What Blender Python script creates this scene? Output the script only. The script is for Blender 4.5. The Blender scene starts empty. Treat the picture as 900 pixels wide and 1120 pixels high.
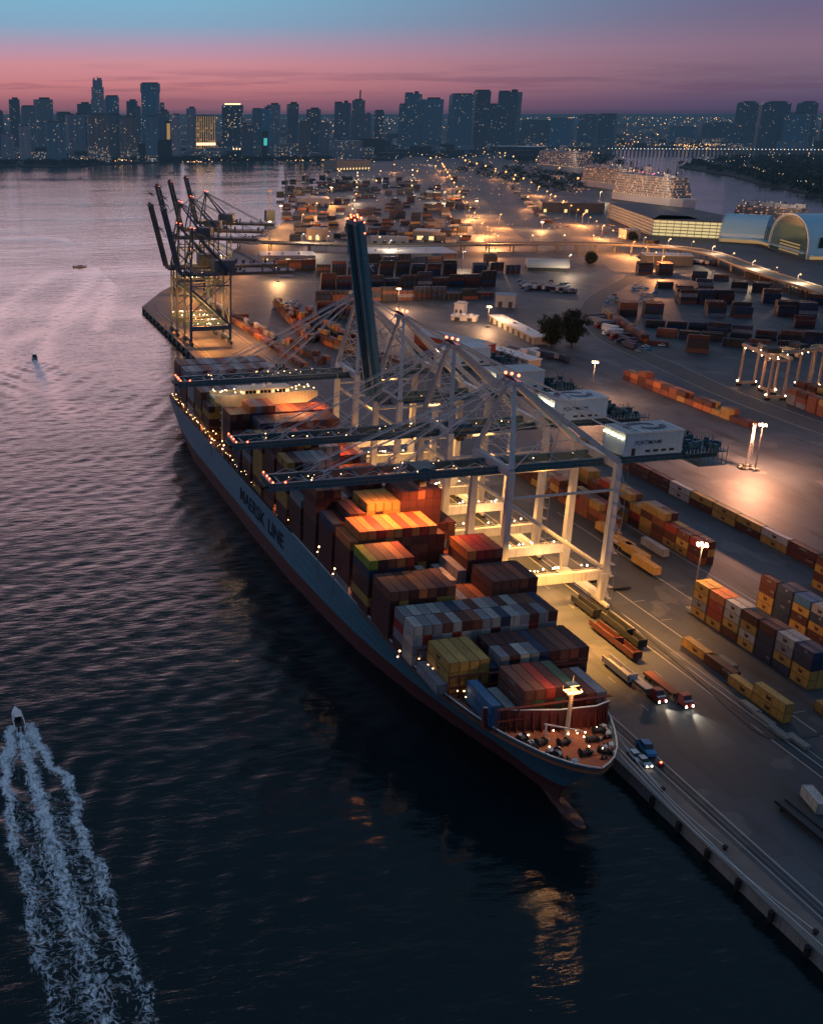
import bpy, math, random
import numpy as np
random.seed(7); RN = random.Random(11)
sc = bpy.context.scene
COL = sc.collection
R = math.radians
# ------------------------------------------------------------------ camera model (photo pixels <-> world metres)
X0, CY, F, TH, YAW, H, CX = 230., 537., 1182., R(19.35), R(13.4), 138., -138.
sT, cT, sY, cY = math.sin(TH), math.cos(TH), math.sin(YAW), math.cos(YAW)
def at(px, py, z=0.0):
    u = (px-X0)/F; v = (py-CY)/F; den = sT+v*cT
    Y = (H-z)*(cT-v*sT)/den; X = (H-z)*u/den
    return (X*cY+Y*sY+CX, -X*sY+Y*cY)
def proj(x, y, z):
    t = x-CX; X = t*cY-y*sY; Y = t*sY+y*cY; h = H-z
    d = Y*cT+h*sT
    return X0+F*X/d, CY+F*(h*cT-Y*sT)/d
def bear(px, py, dist):
    """point at horizontal distance dist seen at px,py -> x,y,z"""
    u = (px-X0)/F; v = (py-CY)/F
    Y = cT-v*sT; Z = -(sT+v*cT); X = u
    k = dist/Y
    X *= k; Y *= k; Z *= k
    return (X*cY+Y*sY+CX, -X*sY+Y*cY, H+Z)
# ------------------------------------------------------------------ materials
def S(r, g, b):
    f = lambda c: (c/255/12.92 if c/255 <= .04045 else ((c/255+.055)/1.055)**2.4)
    return (f(r), f(g), f(b), 1)
def nodes(m):
    m.use_nodes = True
    return m.node_tree.nodes, m.node_tree.links
def N(nt, t, **kw):
    n = nt.new(t)
    for k, v in kw.items(): setattr(n, k, v)
    return n
def math_n(nt, lk, op, a, b=None, c=None, clamp=False):
    n = nt.new('ShaderNodeMath'); n.operation = op; n.use_clamp = clamp
    for i, v in enumerate((a, b, c)):
        if v is None: continue
        if isinstance(v, (int, float)): n.inputs[i].default_value = v
        else: lk.new(v, n.inputs[i])
    return n.outputs[0]
def mixc(nt, lk, f, a, b, mode='MIX'):
    n = nt.new('ShaderNodeMix'); n.data_type = 'RGBA'; n.blend_type = mode
    for i, v in ((0, f), (6, a), (7, b)):
        if isinstance(v, (int, float)): n.inputs[i].default_value = v
        elif isinstance(v, tuple): n.inputs[i].default_value = v
        else: lk.new(v, n.inputs[i])
    return n.outputs[2]
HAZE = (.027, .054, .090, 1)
def add_haze(m, nt, lk, surf, L=6500., start=900.):  # distance haze painted into the material: emission that grows with world Y
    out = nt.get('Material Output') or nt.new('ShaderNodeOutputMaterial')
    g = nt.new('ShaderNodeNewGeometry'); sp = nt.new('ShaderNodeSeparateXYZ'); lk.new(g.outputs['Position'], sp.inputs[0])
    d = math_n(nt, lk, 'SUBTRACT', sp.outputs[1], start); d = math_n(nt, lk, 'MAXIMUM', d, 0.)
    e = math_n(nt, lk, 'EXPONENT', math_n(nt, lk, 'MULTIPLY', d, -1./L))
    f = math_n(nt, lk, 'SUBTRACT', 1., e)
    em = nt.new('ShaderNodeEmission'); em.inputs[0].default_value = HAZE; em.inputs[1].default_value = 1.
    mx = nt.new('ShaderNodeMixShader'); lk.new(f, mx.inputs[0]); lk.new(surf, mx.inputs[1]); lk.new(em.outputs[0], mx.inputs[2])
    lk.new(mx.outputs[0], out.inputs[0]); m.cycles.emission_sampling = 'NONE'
def paint(name, col, rough=.55, metal=0., var=.25, scale=.6, ribs=0., streak=0., haze=False, bump=0., spec=.5):
    m = bpy.data.materials.new(name); nt, lk = nodes(m); b = nt['Principled BSDF']
    tc = nt.new('ShaderNodeTexCoord')
    no = N(nt, 'ShaderNodeTexNoise'); no.inputs['Scale'].default_value = scale; no.inputs['Detail'].default_value = 6
    lk.new(tc.outputs['Object'], no.inputs[0])
    c = mixc(nt, lk, no.outputs[0], tuple(x*(1-var) for x in col[:3])+(1,), tuple(min(1, x*(1+var)) for x in col[:3])+(1,))
    if streak:
        mp = nt.new('ShaderNodeMapping'); mp.inputs['Scale'].default_value = (1.6, 1.6, .12); lk.new(tc.outputs['Object'], mp.inputs[0])
        n2 = N(nt, 'ShaderNodeTexNoise'); n2.inputs['Scale'].default_value = 1.4; n2.inputs['Detail'].default_value = 5; lk.new(mp.outputs[0], n2.inputs[0])
        r = nt.new('ShaderNodeMapRange'); r.inputs[1].default_value = .5; r.inputs[2].default_value = .78; lk.new(n2.outputs[0], r.inputs[0])
        f = math_n(nt, lk, 'MULTIPLY', r.outputs[0], streak)
        c = mixc(nt, lk, f, c, (.035, .02, .014, 1))
    oi = nt.new('ShaderNodeObjectInfo')
    hv = nt.new('ShaderNodeHueSaturation'); lk.new(c, hv.inputs['Color'])
    v = nt.new('ShaderNodeMapRange'); v.inputs[3].default_value = .8; v.inputs[4].default_value = 1.15; lk.new(oi.outputs['Random'], v.inputs[0]); lk.new(v.outputs[0], hv.inputs['Value'])
    lk.new(hv.outputs[0], b.inputs['Base Color'])
    b.inputs['Roughness'].default_value = rough; b.inputs['Metallic'].default_value = metal; b.inputs['Specular IOR Level'].default_value = spec
    if ribs or bump:
        bp = nt.new('ShaderNodeBump'); bp.inputs['Distance'].default_value = .10
        if ribs:
            sp = nt.new('ShaderNodeSeparateXYZ'); lk.new(tc.outputs['Object'], sp.inputs[0])
            s = math_n(nt, lk, 'SINE', math_n(nt, lk, 'MULTIPLY', sp.outputs[1], 2*math.pi/ribs))
            s = math_n(nt, lk, 'MULTIPLY', s, 2.2); s = math_n(nt, lk, 'MINIMUM', math_n(nt, lk, 'MAXIMUM', s, -1.), 1.)
            bp.inputs['Strength'].default_value = .8; lk.new(s, bp.inputs['Height'])
        else:
            bp.inputs['Strength'].default_value = bump; lk.new(no.outputs[0], bp.inputs['Height'])
        lk.new(bp.outputs[0], b.inputs['Normal'])
    if haze: add_haze(m, nt, lk, b.outputs[0])
    return m
def glow(name, col, s, haze=False):
    m = bpy.data.materials.new(name); nt, lk = nodes(m); nt.remove(nt['Principled BSDF'])
    e = nt.new('ShaderNodeEmission'); e.inputs[0].default_value = col[:3]+(1,); e.inputs[1].default_value = s
    lk.new(e.outputs[0], nt['Material Output'].inputs[0]); m.cycles.emission_sampling = 'NONE'
    return m
M = {}
CC = {'black': (.022, .024, .03), 'maroon': (.085, .022, .02), 'brown': (.16, .06, .042), 'red': (.36, .035, .022), 'orange': (.55, .17, .05), 'ochre': (.46, .27, .07),
      'grey': (.24, .24, .27), 'white': (.44, .42, .40), 'navy': (.02, .04, .09), 'blue': (.03, .13, .27), 'green': (.05, .11, .07), 'lime': (.24, .28, .03),
      'rust': (.24, .075, .04)}
for k, c in CC.items():
    M['c_'+k] = paint('painted_steel_'+k, c, .6, ribs=.55, streak=.6, var=.3, haze=True)
    M['f_'+k] = paint('frame_steel_'+k, tuple(x*.42 for x in c), .6, streak=.3, var=.3, haze=True)  # frame colour darkened to stand in for the shaded gaps between boxes
    M['d_'+k] = paint('door_steel_'+k, tuple(x*.85 for x in c), .6, streak=.4, var=.3, haze=True)
M['dark'] = paint('dark_steel', (.02, .022, .025), .6)
M['teal'] = paint('boom_paint', (.035, .10, .125), .5, streak=.4)
M['raisedblue'] = paint('raised_boom_paint', (.04, .16, .21), .45, streak=.3)
M['crane'] = paint('crane_white_paint', (.46, .47, .49), .5, streak=.45, var=.15)
M['cranehouse'] = paint('machinery_house_panel', (.34, .52, .68), .5, streak=.25, var=.1)
M['cranered'] = paint('crane_red_paint', (.22, .035, .02), .5)
M['bluecrane'] = paint('old_crane_blue_paint', (.03, .07, .11), .5, haze=True)
M['hull'] = paint('hull_blue_paint', (.085, .215, .29), .45, var=.12, scale=.12, streak=.6)
M['boot'] = paint('hull_red_antifouling', (.10, .035, .035), .6, var=.3, scale=.2, streak=.4)
M['deck'] = paint('deck_red_oxide', (.30, .10, .05), .75, var=.35, scale=.5)
M['wallred'] = paint('breakwater_red', (.13, .025, .018), .6, streak=.4)
M['rail'] = paint('white_rail_paint', (.7, .7, .7), .5)
M['cream'] = paint('cream_superstructure', (.66, .55, .38), .5, var=.1, streak=.25)
M['glassdark'] = paint('dark_glass', (.01, .015, .02), .1, var=0)
M['lettering'] = paint('dark_blue_lettering', (.008, .03, .07), .5, var=.1)
M['pole'] = paint('galvanised_pole', (.25, .25, .26), .45, metal=.5, haze=True)
M['concrete'] = paint('weathered_concrete', (.23, .21, .19), .85, var=.3, scale=.3, streak=.5, haze=True, bump=.2)
M['rubber'] = paint('black_rubber', (.012, .012, .013), .8)
M['roofgrey'] = paint('grey_metal_roof', (.30, .31, .33), .5, var=.2, scale=.08, haze=True)
M['roofdark'] = paint('dark_roof', (.035, .04, .05), .6, var=.3, scale=.05, haze=True)
M['roofwhite'] = paint('white_roof', (.6, .58, .56), .6, var=.15, scale=.1, haze=True)
M['wallbeige'] = paint('beige_wall', (.36, .30, .24), .8, var=.2, scale=.1, haze=True)
M['leafdark'] = paint('dark_foliage', (.018, .03, .018), .8, var=.5, scale=.4, haze=True)
M['bark'] = paint('bark', (.06, .045, .03), .9)
M['white'] = paint('white_vehicle_paint', (.7, .7, .7), .35, var=.05)
M['bluecar'] = paint('blue_vehicle_paint', (.04, .25, .5), .35, var=.05)
M['redcar'] = paint('red_vehicle_paint', (.25, .02, .02), .35, var=.05)
M['silver'] = paint('silver_vehicle_paint', (.35, .36, .38), .35, var=.05)
M['tealroof'] = paint('terminal_metal_roof', (.26, .50, .62), .35, metal=0., var=.08, scale=.03, haze=True)
M['tealglass'] = paint('terminal_green_glass', (.02, .07, .08), .15, var=.1, haze=True)
M['shipwhite'] = paint('cruise_ship_white', (.40, .39, .42), .5, var=.1, haze=True)
M['road'] = paint('asphalt_road', (.075, .07, .068), .8, var=.3, scale=.05, haze=True)
M['roadlight'] = paint('lit_concrete_road', (.16, .14, .12), .8, var=.25, scale=.05, haze=True)  # pale concrete, with the diffuse lamp glow on the road put into its colour
M['patch'] = paint('asphalt_repair_patch', (.035, .036, .04), .8, var=.3, scale=.4)
M['line'] = paint('road_marking', (.5, .48, .42), .7, var=.3, scale=.4, haze=True)
M['landdark'] = paint('island_soil', (.02, .025, .02), .9, var=.4, scale=.02, haze=True)
M['boxlow'] = paint('low_rise_wall', (.05, .055, .065), .8, var=.4, scale=.01, haze=True)
M['sod'] = glow('sodium_lamp', (1, .50, .18), 28)
M['sodfar'] = glow('distant_sodium_lamp', (1, .42, .12), 3.2)
M['warm'] = glow('warm_lamp', (1, .68, .36), 22)
M['warmfar'] = glow('distant_warm_lamp', (1, .60, .30), 2.6)
M['softwarm'] = glow('soft_interior_light', (1, .60, .28), .34)
M['mastlamp'] = glow('mast_sodium_lamp', (1, .55, .24), 30)
M['warmdim'] = glow('warm_lit_window', (1, .66, .28), 1.4)
M['coolfar'] = glow('distant_cool_lamp', (.7, .88, 1), 1.8)
M['decklight'] = glow('walkway_light', (1, .52, .22), 14)
M['redlamp'] = glow('red_obstruction_lamp', (1, .10, .04), 16)
M['head'] = glow('headlamp', (1, .85, .62), 40)
M['pinklamp'] = glow('pink_deck_lamp', (1, .18, .3), 4)
M['cyanlamp'] = glow('cyan_lamp', (.1, .8, .75), .6)
# ------------------------------------------------------------------ mesh collector
class MB:
    def __init__(s): s.v = []; s.f = []; s.m = []; s.mats = []
    def mi(s, m):
        if m is None: m = s.mats[0] if s.mats else None
        if m not in s.mats: s.mats.append(m)
        return s.mats.index(m)
    def hexa(s, p, m=None):
        i = len(s.v); s.v += [tuple(q) for q in p]; k = s.mi(m)
        s.f += [(i, i+3, i+2, i+1), (i+4, i+5, i+6, i+7), (i, i+1, i+5, i+4), (i+1, i+2, i+6, i+5), (i+2, i+3, i+7, i+6), (i+3, i, i+4, i+7)]
        s.m += [k]*6; return s
    def box(s, x0, x1, y0, y1, z0, z1, m=None):
        return s.hexa([(x0, y0, z0), (x1, y0, z0), (x1, y1, z0), (x0, y1, z0), (x0, y0, z1), (x1, y0, z1), (x1, y1, z1), (x0, y1, z1)], m)
    def tbox(s, cx, cy, z0, z1, w0, d0, w1, d1, m=None, ox=0, oy=0):
        return s.hexa([(cx-w0/2, cy-d0/2, z0), (cx+w0/2, cy-d0/2, z0), (cx+w0/2, cy+d0/2, z0), (cx-w0/2, cy+d0/2, z0),
                       (cx+ox-w1/2, cy+oy-d1/2, z1), (cx+ox+w1/2, cy+oy-d1/2, z1), (cx+ox+w1/2, cy+oy+d1/2, z1), (cx+ox-w1/2, cy+oy+d1/2, z1)], m)
    def bar(s, a, b, w, h=None, m=None, w2=None, h2=None):
        h = h or w; w2 = w2 or w; h2 = h2 or h
        a = np.array(a, float); b = np.array(b, float); d = b-a; d /= max(1e-9, np.linalg.norm(d))
        up = np.array((0, 0, 1.)) if abs(d[2]) < .95 else np.array((0, 1., 0))
        sd = np.cross(d, up); sd /= np.linalg.norm(sd); u = np.cross(sd, d)
        P = [a-sd*w/2-u*h/2, a+sd*w/2-u*h/2, a+sd*w/2+u*h/2, a-sd*w/2+u*h/2]
        Q = [b-sd*w2/2-u*h2/2, b+sd*w2/2-u*h2/2, b+sd*w2/2+u*h2/2, b-sd*w2/2+u*h2/2]
        return s.hexa(P+Q, m)
    def cyl(s, a, b, r, r2=None, n=10, m=None):
        r2 = r if r2 is None else r2
        a = np.array(a, float); b = np.array(b, float); d = b-a; d /= max(1e-9, np.linalg.norm(d))
        up = np.array((0, 0, 1.)) if abs(d[2]) < .95 else np.array((0, 1., 0))
        sd = np.cross(d, up); sd /= np.linalg.norm(sd); u = np.cross(sd, d)
        i = len(s.v); k = s.mi(m)
        for c, rr in ((a, r), (b, r2)):
            for j in range(n):
                t = 2*math.pi*j/n; s.v.append(tuple(c+sd*rr*math.cos(t)+u*rr*math.sin(t)))
        for j in range(n):
            s.f.append((i+j, i+(j+1) % n, i+n+(j+1) % n, i+n+j)); s.m.append(k)
        s.f.append(tuple(i+n-1-j for j in range(n))); s.f.append(tuple(i+n+j for j in range(n))); s.m += [k, k]
        return s
    def ball(s, c, r, m=None):
        i = len(s.v); k = s.mi(m)
        t = 1.618; P = [(-1, t, 0), (1, t, 0), (-1, -t, 0), (1, -t, 0), (0, -1, t), (0, 1, t), (0, -1, -t), (0, 1, -t), (t, 0, -1), (t, 0, 1), (-t, 0, -1), (-t, 0, 1)]
        l = math.sqrt(1+t*t)
        for p in P: s.v.append((c[0]+p[0]/l*r, c[1]+p[1]/l*r, c[2]+p[2]/l*r))
        for f in ((0, 11, 5), (0, 5, 1), (0, 1, 7), (0, 7, 10), (0, 10, 11), (1, 5, 9), (5, 11, 4), (11, 10, 2), (10, 7, 6), (7, 1, 8), (3, 9, 4), (3, 4, 2), (3, 2, 6), (3, 6, 8), (3, 8, 9), (4, 9, 5), (2, 4, 11), (6, 2, 10), (8, 6, 7), (9, 8, 1)):
            s.f.append(tuple(i+q for q in f)); s.m.append(k)
        return s
    def octa(s, c, r, m=None):
        i = len(s.v); k = s.mi(m); x, y, z = c
        s.v += [(x-r, y, z), (x, y-r, z), (x+r, y, z), (x, y+r, z), (x, y, z+r), (x, y, z-r)]
        for f in ((0, 1, 4), (1, 2, 4), (2, 3, 4), (3, 0, 4), (1, 0, 5), (2, 1, 5), (3, 2, 5), (0, 3, 5)): s.f.append(tuple(i+q for q in f)); s.m.append(k)
        return s
    def poly(s, pts, z0, z1, m=None, mside=None):
        n = len(pts); i = len(s.v); k = s.mi(m); k2 = s.mi(mside or m)
        a = sum(pts[j][0]*pts[(j+1) % n][1]-pts[(j+1) % n][0]*pts[j][1] for j in range(n))
        if a < 0: pts = pts[::-1]
        s.v += [(p[0], p[1], z0) for p in pts]+[(p[0], p[1], z1) for p in pts]
        s.f.append(tuple(range(i+n, i+2*n))); s.m.append(k)
        for j in range(n): s.f.append((i+j, i+(j+1) % n, i+n+(j+1) % n, i+n+j)); s.m.append(k2)
        return s
    def prof(s, pts, axis, a, b, m=None):
        """extrude closed 2D profile along axis ('x' or 'y') from a to b; pts are (other, z)"""
        n = len(pts); i = len(s.v); k = s.mi(m)
        for c in (a, b):
            for p in pts: s.v.append((c, p[0], p[1]) if axis == 'x' else (p[0], c, p[1]))
        for j in range(n): s.f.append((i+j, i+(j+1) % n, i+n+(j+1) % n, i+n+j)); s.m.append(k)
        s.f.append(tuple(i+n-1-j for j in range(n))); s.f.append(tuple(i+n+j for j in range(n))); s.m += [k, k]
        return s
    def mesh(s, name):
        me = bpy.data.meshes.new(name); me.from_pydata(s.v, [], s.f)
        for m in s.mats: me.materials.append(m)
        if len(s.mats) > 1: me.polygons.foreach_set('material_index', s.m)
        me.update(); return me
    def obj(s, name, parent=None, **kw):
        o = bpy.data.objects.new(name, s.mesh(name)); COL.objects.link(o)
        if parent: o.parent = parent
        for k, v in kw.items(): o[k] = v
        return o
def empty(name, loc, label, cat, group=None, rz=0):
    o = bpy.data.objects.new(name, None); COL.objects.link(o); o.location = loc; o.rotation_euler[2] = rz; o.empty_display_size = 1
    o['label'] = label; o['category'] = cat
    if group: o['group'] = group
    return o
def tag(o, label, cat, group=None, kind=None):
    o['label'] = label; o['category'] = cat
    if group: o['group'] = group
    if kind: o['kind'] = kind
    return o
def dup(o, loc, rz=0, label=None, group=None):
    c = o.copy(); COL.objects.link(c); c.location = loc; c.rotation_euler[2] = rz
    if label: c['label'] = label
    if group: c['group'] = group
    for ch in o.children:
        d = ch.copy(); COL.objects.link(d); d.parent = c
        for g in ch.children: e = g.copy(); COL.objects.link(e); e.parent = d
    return c
def smooth(o):
    o.data.polygons.foreach_set('use_smooth', [True]*len(o.data.polygons)); return o
NL = [0]; GAIN = 3.6
def lamp(x, y, z, p, col=(1, .5, .2), r=.6):
    l = bpy.data.lights.new('lamp_light', 'POINT'); l.energy = p*GAIN; l.color = col; l.shadow_soft_size = r
    o = bpy.data.objects.new('lamp_light', l); COL.objects.link(o); o.location = (x, y, z); NL[0] += 1
    return o
SOD = (1, .46, .17); YEL = (1, .66, .30)
ORD = ['first', 'second', 'third', 'fourth', 'fifth', 'sixth', 'seventh', 'eighth', 'ninth', 'tenth', 'eleventh', 'twelfth', 'thirteenth', 'fourteenth', 'fifteenth', 'sixteenth', 'seventeenth', 'eighteenth', 'nineteenth', 'twentieth']
for t in ('twenty', 'thirty', 'forty', 'fifty'): ORD += [t+'-'+q for q in ORD[:9]]+[{'twenty': 'thirtieth', 'thirty': 'fortieth', 'forty': 'fiftieth', 'fifty': 'sixtieth'}[t]]
# ------------------------------------------------------------------ camera, world, sun
cam = bpy.data.cameras.new('camera'); co = bpy.data.objects.new('camera', cam); COL.objects.link(co); sc.camera = co
co.location = (CX, 0, H); co.rotation_euler = (math.pi/2-TH, 0, -YAW)
cam.sensor_fit = 'VERTICAL'; cam.sensor_height = 24; cam.lens = 24*F/1120; cam.shift_x = (450-X0)/1120; cam.shift_y = -(560-CY)/1120
cam.clip_start = 1; cam.clip_end = 90000
sc.view_settings.view_transform = 'Standard'; sc.view_settings.look = 'None'; sc.view_settings.exposure = 0
sc.cycles.use_denoising = True
sc.cycles.max_bounces = 5; sc.cycles.diffuse_bounces = 2; sc.cycles.glossy_bounces = 3; sc.cycles.transparent_max_bounces = 6
sc.cycles.sample_clamp_indirect = 3; sc.cycles.sample_clamp_direct = 30; sc.cycles.caustics_reflective = False; sc.cycles.caustics_refractive = False
W = bpy.data.worlds.new('World'); sc.world = W; W.use_nodes = True
nt, lk = W.node_tree.nodes, W.node_tree.links
bg = nt['Background']; tc = nt.new('ShaderNodeTexCoord'); sp = nt.new('ShaderNodeSeparateXYZ')
nrm = nt.new('ShaderNodeVectorMath'); nrm.operation = 'NORMALIZE'; lk.new(tc.outputs['Generated'], nrm.inputs[0]); lk.new(nrm.outputs[0], sp.inputs[0])
el = math_n(nt, lk, 'ARCSINE', sp.outputs[2]); el = math_n(nt, lk, 'MULTIPLY', el, 57.2958)
elc = math_n(nt, lk, 'POWER', math_n(nt, lk, 'DIVIDE', math_n(nt, lk, 'MAXIMUM', el, 0.), 90.), .5)
def ramp(stops):
    r = nt.new('ShaderNodeValToRGB'); e = r.color_ramp.elements
    for i, (d, c) in enumerate(stops):
        p = math.sqrt(d/90.)
        x = e[i] if i < 2 else e.new(p)
        x.position = p; x.color = c
    lk.new(elc, r.inputs[0]); return r.outputs[0]
def L3(r, g, b): return (r, g, b, 1)
left = ramp([(0, S(104, 82, 102)), (.45, S(150, 98, 112)), (1.2, S(196, 124, 130)), (2.2, S(204, 140, 150)), (3., S(176, 150, 174)), (4., S(132, 166, 194)), (5.5, S(122, 178, 206)), (7, L3(1.0, .74, .86)), (11, L3(2.3, 1.45, 1.55)), (16, L3(1.9, 1.2, 1.35)), (21, L3(.5, .42, .55)), (32, L3(.06, .12, .19)), (60, L3(.12, .20, .32)), (90, L3(.16, .27, .43))])
right = ramp([(0, S(62, 64, 92)), (.5, S(86, 76, 106)), (1.5, S(112, 94, 116)), (2.8, S(132, 106, 128)), (4.2, S(112, 100, 130)), (6.0, S(94, 102, 140)), (9, L3(.18, .24, .36)), (15, L3(.16, .22, .34)), (30, L3(.07, .13, .22)), (60, L3(.12, .20, .32)), (90, L3(.16, .27, .43))])
# azimuth factor: 0 toward the sunset side (left of the view), 1 on the right
hx = nt.new('ShaderNodeCombineXYZ'); lk.new(sp.outputs[0], hx.inputs[0]); lk.new(sp.outputs[1], hx.inputs[1])
hn = nt.new('ShaderNodeVectorMath'); hn.operation = 'NORMALIZE'; lk.new(hx.outputs[0], hn.inputs[0])
dt = nt.new('ShaderNodeVectorMath'); dt.operation = 'DOT_PRODUCT'; lk.new(hn.outputs[0], dt.inputs[0]); dt.inputs[1].default_value = (math.cos(R(-16)), math.sin(R(-16)), 0)
mr = nt.new('ShaderNodeMapRange'); mr.interpolation_type = 'SMOOTHSTEP'; mr.inputs[1].default_value = -.12; mr.inputs[2].default_value = .46; lk.new(dt.outputs['Value'], mr.inputs[0])
sky = mixc(nt, lk, mr.outputs[0], left, right)
bk = nt.new('ShaderNodeMapRange'); bk.interpolation_type = 'SMOOTHSTEP'; bk.inputs[1].default_value = -.34; bk.inputs[2].default_value = -.70; lk.new(dt.outputs['Value'], bk.inputs[0])
sky = mixc(nt, lk, bk.outputs[0], sky, right)
dfw = nt.new('ShaderNodeVectorMath'); dfw.operation = 'DOT_PRODUCT'; lk.new(hn.outputs[0], dfw.inputs[0]); dfw.inputs[1].default_value = (math.sin(R(16)), math.cos(R(16)), 0)
bk2 = nt.new('ShaderNodeMapRange'); bk2.inputs[1].default_value = .3; bk2.inputs[2].default_value = -.1; lk.new(dfw.outputs['Value'], bk2.inputs[0])
sky = mixc(nt, lk, bk2.outputs[0], sky, right)
# thin cloud bars low over the horizon
mp = nt.new('ShaderNodeMapping'); mp.inputs['Scale'].default_value = (5, 5, 90); lk.new(nrm.outputs[0], mp.inputs[0])
no = nt.new('ShaderNodeTexNoise'); no.inputs['Scale'].default_value = 1.6; no.inputs['Detail'].default_value = 7; lk.new(mp.outputs[0], no.inputs[0])
cm = nt.new('ShaderNodeMapRange'); cm.inputs[1].default_value = .50; cm.inputs[2].default_value = .62; lk.new(no.outputs[0], cm.inputs[0])
band = math_n(nt, lk, 'MULTIPLY', math_n(nt, lk, 'SUBTRACT', 1., math_n(nt, lk, 'ABSOLUTE', math_n(nt, lk, 'MULTIPLY', math_n(nt, lk, 'SUBTRACT', el, 1.25), .9)), clamp=True), .4)
sky = mixc(nt, lk, math_n(nt, lk, 'MULTIPLY', cm.outputs[0], band), sky, S(92, 66, 96))
st = nt.new('ShaderNodeTexSky'); st.sky_type = 'NISHITA'; st.sun_disc = False; st.sun_elevation = R(1.0); st.sun_rotation = R(-35)
ns = mixc(nt, lk, 1., (0, 0, 0, 1), st.outputs[0], 'ADD')
add = nt.new('ShaderNodeVectorMath'); add.operation = 'SCALE'; lk.new(st.outputs[0], add.inputs[0]); add.inputs['Scale'].default_value = .002
sm = mixc(nt, lk, 1., sky, add.outputs[0], 'ADD')
lk.new(sm, bg.inputs[0]); bg.inputs[1].default_value = 1.0
sun = bpy.data.lights.new('sun', 'SUN'); sun.energy = .10; sun.angle = R(12); sun.color = (1, .62, .55)
so = bpy.data.objects.new('sun', sun); COL.objects.link(so)
from mathutils import Vector
so.rotation_euler = Vector((-math.sin(R(-48))*1, -math.cos(R(-48)), -math.tan(R(9)))).to_track_quat('-Z', 'Y').to_euler()
def bez(P, n=10):
    out = []
    for i in range(len(P)-1):
        p0 = P[max(0, i-1)]; p1 = P[i]; p2 = P[i+1]; p3 = P[min(len(P)-1, i+2)]
        for k in range(n):
            t = k/n; out.append(tuple(.5*((2*p1[j])+(-p0[j]+p2[j])*t+(2*p0[j]-5*p1[j]+4*p2[j]-p3[j])*t*t+(-p0[j]+3*p1[j]-3*p2[j]+p3[j])*t**3) for j in (0, 1)))
    out.append(P[-1]); return out
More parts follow.
